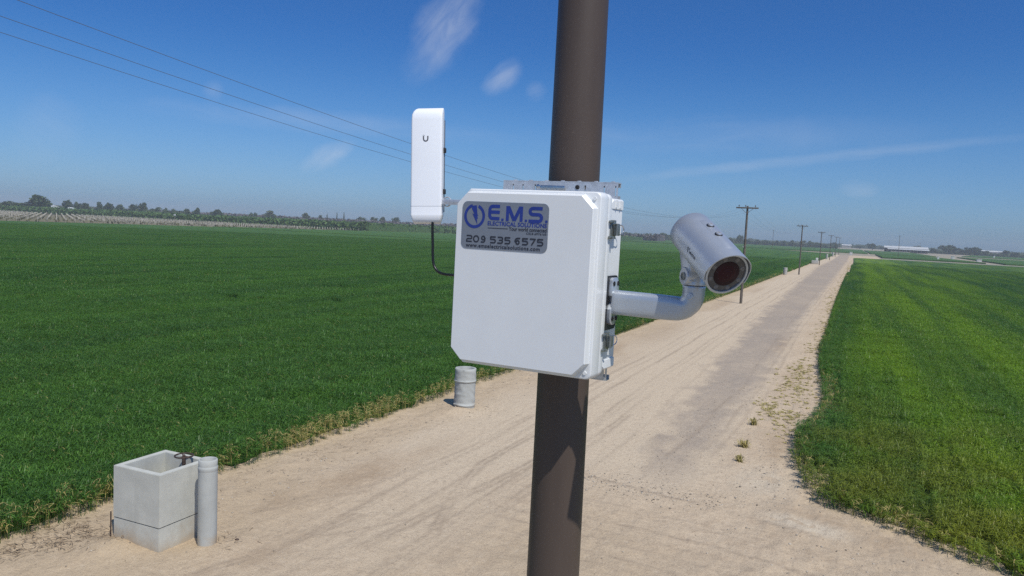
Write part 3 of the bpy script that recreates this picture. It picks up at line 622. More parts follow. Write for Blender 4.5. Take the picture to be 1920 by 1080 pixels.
obj('lettering', text_mesh('www.emselectricalsolutions.com', SW * .862, .0088, (u_(.060), v_(.970)), spacing=1.1, bold=.022), 'sticker_black', stk, smooth=False)

# strut rails and hose clamps
def rail(label, zc, hole):
    o, m = near_thing('strut_rail', label, 'metal rail', (0, .195, zc), 'strut rails behind the white box'); b = bmesh.new(); hw = .1445; h = .0205
    cx_ = .0095
    box(b, (cx_, -.020, -h + .0012), (2 * hw, .021, .0024)); box(b, (cx_, -.020, h - .0012), (2 * hw, .021, .0024))
    # front web with slots left open: vertical webs between openings
    holes = [-.118, -.092, -.060, -.0375, -.006, .018, .066, .082, .112, .139]
    wid = {-.118: .003, -.092: .003, -.060: .003, .066: .0035, .112: .003, .139: .003}
    xs_ = sorted(wid); x = -hw; 
    for hx in xs_ + [hw + 1]:
        x2 = min(hx - wid.get(hx, 0) / 2, hw); box(b, (cx_ + (x + x2) / 2, -.0292, 0), (x2 - x, .0024, 2 * h - .0052)); 
        if hx < hw: box(b, (cx_ + hx, -.0292, -h + .0055), (wid[hx], .0022, .006)); box(b, (cx_ + hx, -.0292, h - .0055), (wid[hx], .0022, .006))
        x = hx + wid.get(hx, 0) / 2
        if hx > hw: break
    for i in range(7): box(b, (cx_ - hw + .03 + i * .041, -.0265, h + .0008), (.009, .005, .0026), bev=.001)
    box(b, (cx_, -.0105, h * .7), (2 * hw, .0022, .010)); box(b, (cx_, -.0105, -h * .7), (2 * hw, .0022, .010))
    obj('channel', b, 'galvanized_steel', o)
    for hx, dk in ((-.052, False), (.047, True)):
        b = bmesh.new(); lathe(b, [(.0052, .0), (.0052, .0012), (.0046, .0016)], (cx_ + hx, -.0303, .0075), (0, -1, 0), 16, True); obj('bolt_hole', b, 'dark_gap' if dk else 'stainless_steel', o)
    b = bmesh.new(); prof = []
    rr = pole_r(zc) + .0012
    secs = []
    for i in range(49):
        a = i / 48 * 2 * math.pi; x, y = math.sin(a) * rr, -math.cos(a) * rr
        if -math.cos(a) > .72: y = max(y, -10)
        secs.append([(x, .085 + y, -.007), (x * 1.012, .085 + y * 1.012, -.007), (x * 1.012, .085 + y * 1.012, .007), (x, .085 + y, .007)])
    loft(b, secs, cap=False); box(b, (-.004, -.0335, .0045), (.062, .006, .0115), bev=.0012)
    for i in range(15): box(b, (-.030 + i * .0037, -.0367, .0045), (.0014, .0012, .009))
    obj('band_clamp', b, 'stainless_steel', o)
rail('long slotted steel rail showing above the top edge of white box', .2065, True)
rail('slotted steel rail end sticking out below bottom corner of white box', -.2015, False)

# security camera
sec, _ = near_thing('security_camera', 'silver bullet security camera on bent arm bolted to side of white box', 'camera')
b = bmesh.new()
def yz(pts, x): return [(x, p[0], p[1]) for p in pts]
loft(b, [yz(rrect(.0375, .0595, .014, 5, .1245, -.039), .1652), yz(rrect(.0375, .0595, .014, 5, .1245, -.039), .1690)]); obj('gasket', b, 'black_rubber', sec)
# wall plate with waisted outline
plate = [(.143, .012), (.138, .0165), (.113, .0165), (.107, .011), (.1035, -.012), (.1045, -.022), (.113, -.030), (.114, -.037), (.108, -.044), (.101, -.052), (.1005, -.072), (.105, -.082), (.116, -.087), (.134, -.087), (.143, -.081), (.147, -.07), (.147, 0)]
ins = lambda pl, k: [(.125 + (p[0] - .125) * k, -.036 + (p[1] + .036) * k) for p in pl]
b = bmesh.new(); loft(b, [yz(plate, .1690), yz(plate, .1755), yz(ins(plate, .94), .1772)]); obj('wall_plate', b, 'silver_paint_bright', sec)
for y, z in ((.112, .004), (.138, .004), (.112, -.073), (.138, -.073)):
    b = bmesh.new(); cyl(b, (.1770, y, z), (.1790, y, z), .0052, n=14); obj('screw', b, 'dark_gap', sec)
path = [(.1765, -.037), (.20, -.0372), (.24, -.0378), (.28, -.0382), (.305, -.0384)] + [(.316 + .0325 * math.sin(R(a)), -.0060 - .0325 * math.cos(R(a))) for a in (8, 20, 32, 44, 56, 68, 80)] + [(.3487, .000), (.3487, .010)]
b = bmesh.new(); secs = []
pv = [Vector((p[0], .125, p[1])) for p in path]; ns = 32
for i, p in enumerate(pv):
    d = (pv[min(i + 1, len(pv) - 1)] - pv[max(i - 1, 0)]).normalized(); v = Vector((0, 1, 0)); u = v.cross(d); tt = min(1, max(0, (i - 3) / 5)); hw_ = .0205 + (.0232 - .0205) * tt; hh_ = .0262 + (.0232 - .0262) * tt; ex = 5.5 - 3.5 * tt; s = []
    for k in range(ns):
        a = 2 * math.pi * k / ns; cc, ss = math.cos(a), math.sin(a); q = (abs(cc) ** ex + abs(ss) ** ex) ** (-1 / ex); s.append(p + v * cc * hw_ * q + u * ss * hh_ * q)
    secs.append(s)
loft(b, secs); lathe(b, [(.0238, .0085), (.0238, .0110), (.0228, .0125)], (.3487, .125, 0), n=32, cap=True)
arm = obj('arm', b, 'silver_paint_bright', sec, ang=50)
b = bmesh.new(); d_ = Vector((-.10, -.99, .05)).normalized(); c_ = Vector((.3466, .1035, -.0085))
lathe(b, [(.0075, .0), (.0075, .0036), (.0062, .0044), (.0058, .0038), (.0030, .0038), (.0028, .0046)], c_, d_, 24, True); obj('adjusting_screw', b, 'silver_paint', arm)
b = bmesh.new(); lathe(b, [(.0221, .0120), (.0221, .0142)], (.3487, .125, 0), n=32, cap=True); obj('seal_ring', b, 'dark_gap', arm)
b = bmesh.new(); lathe(b, [(.0222, .0138), (.0232, .0150), (.0232, .0270), (.020, .034)], (.3487, .125, 0), n=32, cap=True); obj('swivel', b, 'silver_paint', arm)
# camera head frame: a = optical axis, up, side
ca = Vector((.6042, -.657, -.4509)).normalized(); cu_ = (Vector((0, 0, 1)) - ca * ca.z).normalized(); cs = ca.cross(cu_).normalized(); cc_ = Vector((.3807, .09, .0836))
def cp(t, s, u): return cc_ + ca * t + cs * s + cu_ * u
def ring(t, r, a0=0, a1=360, n=48, sq=1.0): return [cp(t, r * math.sin(R(a0 + (a1 - a0) * i / n)), r * math.cos(R(a0 + (a1 - a0) * i / n))) for i in range(n + (0 if a1 - a0 == 360 else 1))]
b = bmesh.new(); loft(b, [ring(-.072, .030), ring(-.070, .037), ring(-.060, .0405), ring(.060, .0405), ring(.0640, .0405), ring(.076, .0445), ring(.0835, .0450), ring(.0850, .0440), ring(.0850, .0402), ring(.0825, .0396)]); hous = obj('housing', b, 'silver_paint', sec, ang=40)
b = bmesh.new(); loft(b, [ring(.0823, .0400), ring(.0831, .0390), ring(.0831, .0270), ring(.0815, .0262)]); obj('led_ring', b, 'led_dark', hous, ang=40)
for k in range(8):
    a = k * 45 + 22; p = cp(.0832, .0333 * math.sin(R(a)), .0333 * math.cos(R(a))); b = bmesh.new(); lathe(b, [(.0050, 0), (.0046, .0006), (.0028, .0002), (.0012, .0010)], p, ca, 12, True); obj('led', b, 'led_lens', hous)
b = bmesh.new(); loft(b, [ring(.0826, .0268), ring(.0837, .0262), ring(.0840, .0250)]); lg = obj('lens_window', b, 'lens_glass', hous)
b = bmesh.new(); loft(b, [ring(.0840, .0185), ring(.08445, .0172)]); loft(b, [ring(.08445, .0122), ring(.0850, .0112)]); loft(b, [ring(.0850, .0066), ring(.0854, .0060)]); obj('lens_ring', b, 'lens_inner', lg, ang=20)
# sunshield: an open shell with thickness, closed round at the back
b = bmesh.new(); A0, A1 = -112, 112
def shell(t, r, sag=0): return ring(t, r, A0, A1, 56)
outs = [shell(-.0935, .0385), shell(-.0915, .0445), shell(-.087, .0470), shell(-.06, .0478), shell(.0, .0480), shell(.086, .0482)]
inn = [shell(.0865, .0466), shell(.0, .0462), shell(-.06, .0462), shell(-.086, .0455), shell(-.0895, .0420), shell(-.0905, .038)]
# front lip reaches a little further over the top
outs[-1] = [cp(.0855 + .011 * max(0, math.cos(R(A0 + (A1 - A0) * i / 56))) , .0484 * math.sin(R(A0 + (A1 - A0) * i / 56)), .0484 * math.cos(R(A0 + (A1 - A0) * i / 56))) for i in range(57)]
inn[0] = [cp(.0856 + .011 * max(0, math.cos(R(A0 + (A1 - A0) * i / 56))) , .0466 * math.sin(R(A0 + (A1 - A0) * i / 56)), .0466 * math.cos(R(A0 + (A1 - A0) * i / 56))) for i in range(57)]
loft(b, outs + inn + [outs[0]], cap=False, closed=False)
rows_ = outs + inn
for e in (0, 56): b.faces.new([b.verts.new(r_[e]) for r_ in rows_])
bk = ring(-.0905, .0386, 0, 360, 40); loft(b, [bk, ring(-.0940, .0360, 0, 360, 40)])
bmesh.ops.remove_doubles(b, verts=b.verts, dist=1e-6)
shield = obj('sunshield', b, 'silver_paint', sec, ang=45)
def on_shield(t, ang, lift=0.0): r = .0481 + lift; return cp(t, r * math.sin(R(ang)), r * math.cos(R(ang)))
b = bmesh.new()   # raised screw bed on top of the shield
secs = []
for t, k in ((-.052, .0), (-.049, .7), (-.043, 1), (.020, 1), (.064, .85), (.072, .0)):
    secs.append([on_shield(t, a, -.0006 + .0026 * k * max(0, math.cos(R(a / 13.5 * 80)))) for a in (-13, -9, -4.5, 0, 4.5, 9, 13)] + [on_shield(t, a, -.0012) for a in (13, -13)])
loft(b, secs); obj('screw_bed', b, 'silver_paint', shield)
for t in (-.024, .014):
    b = bmesh.new(); n_ = (on_shield(t, 0) - cp(t, 0, 0)).normalized(); lathe(b, [(.0058, 0), (.0058, .0026), (.0046, .0042), (.0026, .0042), (.0022, .0026)], on_shield(t, 0, .0015), n_, 20, True); obj('screw', b, 'screw_steel', shield)
    b = bmesh.new(); lathe(b, [(.0080, 0), (.0080, .0008)], on_shield(t, 0, .0013), n_, 20, True); obj('washer', b, 'black_rubber', shield)
# maker's name along the shield's left flank, wrapped on the curve
def wrap(v):  # x runs along the shield from back to front, z across (up)
    ang = 88 - v.z / .0484 * 57.3; return on_shield(v.x, ang, .00018)
def subdiv(me):
    bm_ = bmesh.new(); bm_.from_mesh(me); return bm_
obj('lettering', text_mesh('VIVOTEK', .030, .0052, (.008, .0), bold=.03, mapf=wrap), 'dark_gap', shield, smooth=False)
b = bmesh.new()
for tri in ([(-.0050, .0085), (-.0010, .0085), (.0040, -.0006), (.0020, -.0012)], [(.0035, .0088), (.0070, .0098), (.0036, .0030)]): b.faces.new([b.verts.new(wrap(Vector((x, 0, z)))) for x, z in tri])
obj('emblem', b, 'dark_gap', shield, smooth=False)
# bracket between swivel and housing
b = bmesh.new(); lathe(b, [(.0000, -.0265), (.0175, -.0265), (.0190, -.025), (.0190, .025), (.0175, .0265), (.0, .0265)], (.3490, .1235, .0320), cs, 28)
kn = Vector((.349, .1235, .032)); tgt = cp(-.052, 0, -.030)
secs = []
for f, wa, wb in ((0, .0215, .0245), (.35, .0235, .0240), (.7, .0300, .0225), (1.0, .040, .0205)):
    c0 = kn.lerp(tgt, f); secs.append([c0 + ca * x + cs * y for x, y in rrect(wa, wb, .008, 4)])
loft(b, secs); brk = obj('bracket', b, 'silver_paint', sec, ang=45)
for s in (-1, 1):
    b = bmesh.new(); lathe(b, [(.0085, 0), (.0085, .0022), (.0055, .0024), (.005, .001)], kn + cs * .0264 * s, cs * s, 18, True); obj('bolt', b, 'latch_metal', brk)
b = bmesh.new(); lathe(b, [(.0032, 0), (.0030, .001)], kn.lerp(tgt, .75) - cs * .0222 + ca * .012, -cs, 12, True); obj('screw', b, 'galvanized_steel', brk)

# radio antenna, in a frame of its own
rad, _ = near_thing('radio_antenna', 'tall narrow white radio antenna left of the white box', 'antenna', (-.385, .215, .26))
Mx = BF.to_3x3() @ Vector((.0737, .0379, .0085)); Mz = BF.to_3x3() @ Vector((-.0188, .0129, .2625)); Mz.normalize(); Mx = (Mx - Mz * Mx.dot(Mz)).normalized(); My = Mz.cross(Mx)
fr = Matrix((Mx, My, Mz)).transposed(); fr = fr @ Matrix.Rotation(R(-7), 3, 'Z'); rad.rotation_quaternion = fr.to_quaternion()
rad.location = BF @ Vector((-.3905, .214, .2515)) + Mz * .0150; rad.scale = (1, 1, 1.03)
W2, Hh, D = .0415, .147, .031
b = bmesh.new(); secs = []
prof = [(-.147, .0125, .0285), (-.1445, .0062, .0300), (-.1385, .0030, .0310), (-.1275, .0, .031), (-.1262, .0002, .031), (-.10, 0, .031), (0, 0, .031), (.115, 0, .031), (.128, .0012, .031), (.137, .0045, .031), (.1430, .0100, .0305), (.1465, .018, .0295), (.1478, .0245, .0285)]
for z, y0, y1 in prof:
    k = 1 - .15 * max(0, (-.1275 - z) / .02)
    s = []; hw2 = W2 * k; lft = .0; 
    if z > .118: lft = .0135 * ((z - .118) / .03) ** 2.4
    rgt = .0022 * max(0, (z - .138) / .01) ** 2
    hd = (y1 - y0) / 2; cy_ = (y0 + y1) / 2; rc = min(.0055, hd * .8)
    for x, y in rrect((2 * hw2 - lft - rgt) / 2, hd, rc, 4, (lft - rgt) / 2, 0): s.append((x, cy_ + y, z))
    secs.append(s)
loft(b, secs); shell_ = obj('antenna_shell', b, 'white_plastic', rad, ang=40)
b = bmesh.new(); s1 = [(x * 1.004, .0155 + y * 1.006, -.1046) for x, y in rrect(W2, .0155, .0055, 4)]; s2 = [(p[0], p[1], -.1052) for p in s1]; loft(b, [s1, s2]); obj('door_seam', b, 'logo_grey', rad)
b = bmesh.new(); pl = []
for pt in ([*[(-.0048, .0052), (-.0048, -.0010)], *arc(0, -.001, .0048, 180, 360, 8), (.0048, .0052)],): pl += stroke_poly(pt, .0030)
pl += [[(-.0062, .0075), (-.0048, .0075), (-.0048, .0062), (-.0062, .0062)], [(-.0034, .0068), (-.0024, .0068), (-.0024, .0056), (-.0034, .0056)]]
bb = weld(pl, -.0002); bmesh.ops.scale(bb, verts=bb.verts, vec=(1.2, 1, 1.2)); bmesh.ops.translate(bb, verts=bb.verts, vec=(-.0020, 0, .0665)); obj('emblem', bb, 'logo_grey', rad, smooth=False)
for z in (.0395, -.0655):
    b = bmesh.new(); box(b, (W2 + .0026, .0235, z), (.0065, .011, .0125), bev=.0012); box(b, (W2 + .0028, .0250, z), (.003, .006, .006), bev=.0008); obj('mounting_tab', b, 'black_rubber', rad)
b = bmesh.new(); box(b, (W2 + .0006, .0305, 0), (.0016, .004, .235)); obj('back_seam', b, 'logo_grey', rad)
# flat bar from the radio back to the rail
bar, _ = near_thing('mounting_bar', 'flat steel bar reaching from radio antenna to behind white box', 'metal bar', (-.26, .235, .173))
b = bmesh.new(); box(b, (.018, .0, .0), (.215, .012, .0125), bev=.0015); box(b, (.018, -.0015, -.0066), (.215, .013, .0016)); obj('flat_bar', b, 'galvanized_steel', bar)
b = bmesh.new(); tube(b, [(-.075 + .012 * math.cos(a), .0, .012 * math.sin(a)) for a in [i * math.pi / 8 for i in range(16)]], .002, 6); obj('bar_clip', b, 'galvanized_steel', bar)
b = bmesh.new(); pts = curve_pts([(-.3685, .222, .1285), (-.3680, .222, .10), (-.3650, .222, .062), (-.3625, .221, .030), (-.357, .220, .006), (-.344, .219, -.0085), (-.326, .218, -.0142), (-.30, .217, -.0150), (-.26, .216, -.0150), (-.19, .21, -.016), (-.10, .205, -.02)], 6)
tube(b, [BF @ p for p in pts], .0036, 10); tag(obj('network_cable', b, 'black_cable', ang=80), 'black cable hanging from radio antenna and curving behind white box', 'cable')

# ------------------------------------------------------------------ irrigation concrete along the road
def quadbox(bm, x0, x1, y0, y1, z0, z1, bev=.012): box(bm, ((x0 + x1) / 2, (y0 + y1) / 2, (z0 + z1) / 2), (x1 - x0, y1 - y0, z1 - z0), bev=bev)
vb = thing('valve_box', 'square open-topped concrete valve box at the edge of the left field', 'concrete box', (-11.0, 9.88, 0))
def walls(z0, z1, o, t=.115, bev=.007):
    b = bmesh.new(); hx, hy = .555 + o, .56 + o
    out = [(hx, hy), (-hx, hy), (-hx, -hy), (hx, -hy)]; inn_ = [(hx - t, hy - t), (-hx + t, hy - t), (-hx + t, -hy + t), (hx - t, -hy + t)]
    R_ = [[b.verts.new((x, y, z)) for x, y in p] for p, z in ((out, z0), (out, z1), (inn_, z1), (inn_, z0))]
    for a, c in zip(R_, R_[1:] + R_[:1]):
        for i in range(4): b.faces.new((a[i], a[(i + 1) % 4], c[(i + 1) % 4], c[i]))
    bmesh.ops.bevel(b, geom=[e for e in b.edges if e.calc_length() > .3], offset=bev, segments=2, affect='EDGES'); return b
obj('upper_wall', walls(.418, 1.34, 0), 'concrete', vb); obj('lower_wall', walls(-.3, .409, -.006), 'concrete', vb)
b = bmesh.new(); q = walls(.405, .422, -.012, bev=.002); obj('joint', q, 'dark_gap', vb); b.free()
b = bmesh.new(); quadbox(b, -.44, .44, -.44, .44, .05, .12); obj('inner_floor', b, 'concrete', vb)
wx, wy = .23, .26
b = bmesh.new(); cyl(b, (wx, wy, .1), (wx, wy, 1.36), .022, n=12); cyl(b, (wx, wy, 1.26), (wx, wy, 1.42), .036, .032, n=12); stem = obj('valve_stem', b, 'rusty_iron', vb)
b = bmesh.new(); tube(b, [(wx + .155 * math.cos(a), wy + .155 * math.sin(a), 1.43) for a in [i * 2 * math.pi / 32 for i in range(33)]], .0145, 8, cap=False)
for k in range(3): a = k * 2.094 + .5; tube(b, [(wx, wy, 1.42), (wx + .08 * math.cos(a), wy + .08 * math.sin(a), 1.412), (wx + .15 * math.cos(a), wy + .15 * math.sin(a), 1.43)], .010, 6)
lathe(b, [(.028, -.015), (.03, 0), (.022, .02), (.012, .028)], (wx, wy, 1.425), n=12, cap=True); obj('handwheel', b, 'rusty_iron', stem)
b = bmesh.new(); box(b, (0, 0, .2), (.018, .018, .62), bev=.003); s_ = obj('shadow_bar', b, 'rusty_iron', smooth=False); s_.location = (-11.585, 9.30, 0); tag(s_, 'thin dark painted peg at left corner of concrete valve box', 'shadow')  # cast shadow at the box's left corner, drawn as a dark bar
def pipe(name, label, loc, r, h, t, bands=(), mat='concrete_pipe', n=40, flare=0, cat='concrete pipe', group=None, tilt=0, rough=0):
    o = thing(name, label, cat, loc, group); o.rotation_euler = (0, tilt, 0); b = bmesh.new()
    prof = [(r, -.3)] + [(r + o_, z) for z, o_ in sorted(list(bands) + [(h * k / 30, 0 if not bands else float(np.interp(h * k / 30, [q[0] for q in bands], [q[1] for q in bands]))) for k in range(1, 29)])] + [(r + flare, h - .012), (r + flare - .012, h), (r - t + .012, h), (r - t, h - .015), (r - t, h * .25)]
    lathe(b, prof, n=n)
    if rough:
        for v in b.verts: k = rough * (fbm(np.array([v.co.x * 9 + 5.]), np.array([v.co.z * 14 + v.co.y * 9]), 3, 5)[0] - .5); q = Vector((v.co.x, v.co.y, 0)); q.normalize(); v.co += q * k
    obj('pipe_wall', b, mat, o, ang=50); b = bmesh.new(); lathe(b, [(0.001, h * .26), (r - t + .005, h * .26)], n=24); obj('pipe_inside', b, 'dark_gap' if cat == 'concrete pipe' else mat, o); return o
pipe('vent_pipe', 'slim grey concrete pipe standing close beside the valve box', (-10.03, 9.99, 0), .161, 1.53, .036, [(1.33, 0), (1.345, .006), (1.40, .006), (1.41, -.004)], tilt=R(-.4))
b = bmesh.new()
for p_, s_ in (((-9.62, 10.28, .05), .05), ((-9.72, 10.36, .04), .035)): bmesh.ops.create_icosphere(b, subdivisions=1, radius=s_, matrix=Matrix.Translation(p_) @ Matrix.Diagonal((1, .8, .7, 1)))
tag(obj('dirt_clod', b, 'rusty_iron', ang=60), 'small dark clods lying at the foot of slim concrete pipe', 'clod')
SPB = [(.09, 0), (.115, .022), (.15, .026), (.175, .004), (.5, .0), (.86, -.006), (.885, .014), (.905, .022), (.925, .008), (.96, .004), (1.1, .006)]
pipe('standpipe', 'wide grey concrete standpipe with banded joints beside the nearest field edge', (-11.02, 21.72, 0), .333, 1.30, .062, SPB, cat='standpipe', flare=.006, rough=.045, group='concrete standpipes along the road')
pipe('standpipe', 'concrete standpipe between second roadside power pole and green field', (-10.62, 143.6, 0), .34, 1.30, .062, [(.8, 0), (.9, .02), (1.0, .0)], mat='concrete_far', cat='standpipe', group='concrete standpipes along the road')
pipe('standpipe', 'pale standpipe between the third and fourth roadside power poles', (-8.9, 318, 0), .40, 2.0, .07, [(1.0, 0)], mat='concrete_far', cat='standpipe', group='concrete standpipes along the road', n=16)
pipe('standpipe', 'farthest pale standpipe left of the road beyond the fourth power pole', (-8.4, 392, 0), .45, 2.1, .07, [(1.0, 0)], mat='concrete_far', cat='standpipe', group='concrete standpipes along the road', n=16)
vb2 = thing('valve_box', 'low pale concrete box beside the third roadside power pole', 'concrete box', (-9.5, 233, 0))
b = bmesh.new(); quadbox(b, -.85, .85, -1.6, 1.6, -.3, 1.02, .02); obj('box_wall', b, 'concrete_far', vb2); b = bmesh.new(); quadbox(b, .15, .75, -.6, .5, 1.02, 1.75, .02); obj('box_riser', b, 'white_block', vb2)
for (x, y, sx, sy, sz, lab) in ((-.9, 492, 1.4, 1.2, 1.7, 'small white block at the far end of the dirt road'), (42, 470, 1.1, 1.1, 1.9, 'small white concrete post box right of the lone power pole'), (52, 500, 1.6, 1.6, 2.2, 'pale concrete box beside the dirt junction in front of white shed'), (60, 462, 2.2, 2.2, 1.7, 'grey concrete box at the corner of the right-hand far field'), (-226, 545, 2.0, 1.2, 1.1, 'small white marker block on the cross track behind the camera'), (-75, 600, 1.5, 1.2, 1.1, 'white block on the far cross track left of the power poles'), (118, 820, 1.3, 1.3, 2.2, 'tiny white post in the far right field')):
    b = bmesh.new(); quadbox(b, -sx / 2, sx / 2, -sy / 2, sy / 2, -.3, sz, .05); quadbox(b, -sx * .58, sx * .58, -sy * .58, sy * .58, sz - .15, sz + .02, .03)
    o = obj('concrete_block', b, 'white_block'); o.location = (x, y, 0); tag(o, lab, 'concrete block')

# ------------------------------------------------------------------ power poles and wires
def utility_pole(label, x, y, h, arm_w=1.95, lean=.4):
    o = thing('power_pole', label, 'power pole', (x, y, 0), 'wooden power poles')
    b = bmesh.new(); pts = [(0, 0, -.3), (.01, 0, h * .3), (.0, 0, h * .65), (.0, 0, h)]; tube(b, pts, [.125, .118, .105, .088], 12); obj('shaft', b, 'weathered_wood', o, ang=60)
    if arm_w:
        b = bmesh.new(); box(b, (0, -.13, h - .18), (arm_w, .10, .125), bev=.008); arm_ = obj('crossarm', b, 'weathered_wood', o)
        b = bmesh.new()
        for s in (-1, 1): tube(b, [(s * arm_w * .27, -.14, h - .22), (s * .02, -.13, h - .68)], .018, 5)
        obj('brace', b, 'weathered_wood', arm_)
        for s in (-.75, -.16, .71):
            b = bmesh.new(); lathe(b, [(.012, 0), (.012, .06), (.05, .07), (.055, .10), (.035, .13), (.05, .15), (.03, .20), (.0, .205)], (s * arm_w / 2, -.13, h - .12), n=10); obj('insulator', b, 'insulator', arm_)
    return o
PP = [(-9.0, 72.6, 8.88, 'nearest wooden power pole with crossarm, right of the security camera'), (-8.63, 148.6, 8.98, 'second wooden power pole along the left road edge'), (-8.03, 224, 8.99, 'third wooden power pole beside low pale concrete box'), (-7.5, 301, 9.02, 'fourth wooden power pole along the road edge'), (-7.3, 385, 9.3, 'fifth wooden power pole near the far end of the road'), (-7.2, 470, 9.7, 'last wooden power pole of the roadside row')]
for x, y, h, lab in PP: utility_pole(lab, x, y, h)
utility_pole('lone tall power pole right of the road in front of white shed', 23.2, 478, 12.3, .9)
utility_pole('distant slim power pole in the left crop behind the first poles', -48.5, 532, 13.3, .9)
for x, y, h, lab in ((107.5, 1095, 13.5, 'tiny distant power pole to the right of white shed'), (41.5, 1099, 14.5, 'tiny distant power pole behind left end of white shed'), (77, 1097, 12.5, 'tiny distant power pole above middle of white shed')): utility_pole(lab, x, y, h, 1.6)
def wire(label, xo, hz, r=.0036, sag0=.0):
    P = [Vector((-9.3 + xo, -8, 9.35 + hz))]
    y0 = -8; pts = []
    for i in range(41): y = -8 + i * (72.6 + 8) / 40; pts.append((-9.35 + (y + 8) / 80.6 * .35 + xo, y, 6.92 + hz + .00138 * (y - 35.5) ** 2 * (1 if y < 35.5 else .96)))
    b = bmesh.new(); tube(b, pts, r, 5)
    prev = pts[-1]
    for x, y, h, _l in PP[1:]:
        seg = []; 
        for i in range(13): t = i / 12; seg.append((prev[0] + (x + xo - prev[0]) * t, prev[1] + (y - prev[1]) * t, prev[2] + (h + .02 - prev[2]) * t - 1.9 * 4 * t * (1 - t)))
        tube(b, seg, r, 4); prev = seg[-1]
    tag(obj('power_line', b, 'wire', ang=80), label, 'wire', 'overhead power lines')
wire('uppermost overhead wire crossing the upper left of the sky', .69, -.10); wire('middle of three overhead wires crossing the sky at left', -.03, -.13); wire('lowest of three overhead wires crossing the sky at left', -.73, -.13)

# ------------------------------------------------------------------ foliage builder
def leaf_mesh(name, blobs, n, size, seed, mat, flat=.0):
    rs = np.random.default_rng(seed); tot = sum(b[3] * b[4] * b[5] for b in blobs) or 1; V = []; A = []
    for (cx, cy, cz, rx, ry, rz) in blobs:
        k = int(n * rx * ry * rz / tot); d = rs.normal(size=(k, 3)); d /= np.linalg.norm(d, axis=1)[:, None]; rr = rs.random((k, 1)) ** .4; p = d * rr * (rx, ry, rz) + (cx, cy, cz)
        a = rs.normal(size=(k, 3)); a /= np.linalg.norm(a, axis=1)[:, None]; c = np.cross(a, rs.normal(size=(k, 3))); c /= np.linalg.norm(c, axis=1)[:, None]; s = size * rs.uniform(.6, 1.3, (k, 1))
        V.append(np.stack([p - a * s, p + c * s * .6, p + a * s, p - c * s * .6], 1).reshape(-1, 3)); A.append(np.repeat(rs.random(k), 4))
    V = np.vstack(V); me = np_mesh(name, V, np.arange(len(V)), 4); at_ = me.attributes.new('leaf_var', 'FLOAT', 'POINT'); at_.data.foreach_set('value', np.concatenate(A).astype(np.float32)); return me
def make_tree(seed, mat, tall=False):
    rd = random.Random(seed); blobs = []
    if tall:
        for i in range(9): z = .12 + i * .1; blobs.append((rd.uniform(-.03, .03), rd.uniform(-.03, .03), z, .45 * (1 - abs(i - 3) / 9), .45 * (1 - abs(i - 3) / 9), .09))
    else:
        for i in range(rd.randint(11, 16)):
            a = rd.uniform(0, 6.28); r = rd.uniform(.0, .36); z = rd.uniform(.32, .84) - r * .25; q = rd.uniform(.11, .21); blobs.append((r * math.cos(a), r * math.sin(a), z, q, q, q * rd.uniform(.6, .95)))
        blobs.append((0, 0, .5, .3, .3, .25))
    me = leaf_mesh('crown', blobs, 1100, .055 if not tall else .05, seed, mat)
    b = bmesh.new(); tube(b, [(0, 0, -.03), (.01, 0, .2), (.0, .01, .45), (.01, 0, .7)], [.035, .028, .02, .008], 7)
    for k in range(4): a = k * 1.6 + seed; tube(b, [(0, 0, .25 + .06 * k), (.14 * math.cos(a), .14 * math.sin(a), .42 + .06 * k), (.24 * math.cos(a), .24 * math.sin(a), .55 + .06 * k)], [.016, .010, .004], 5)
    return me, b
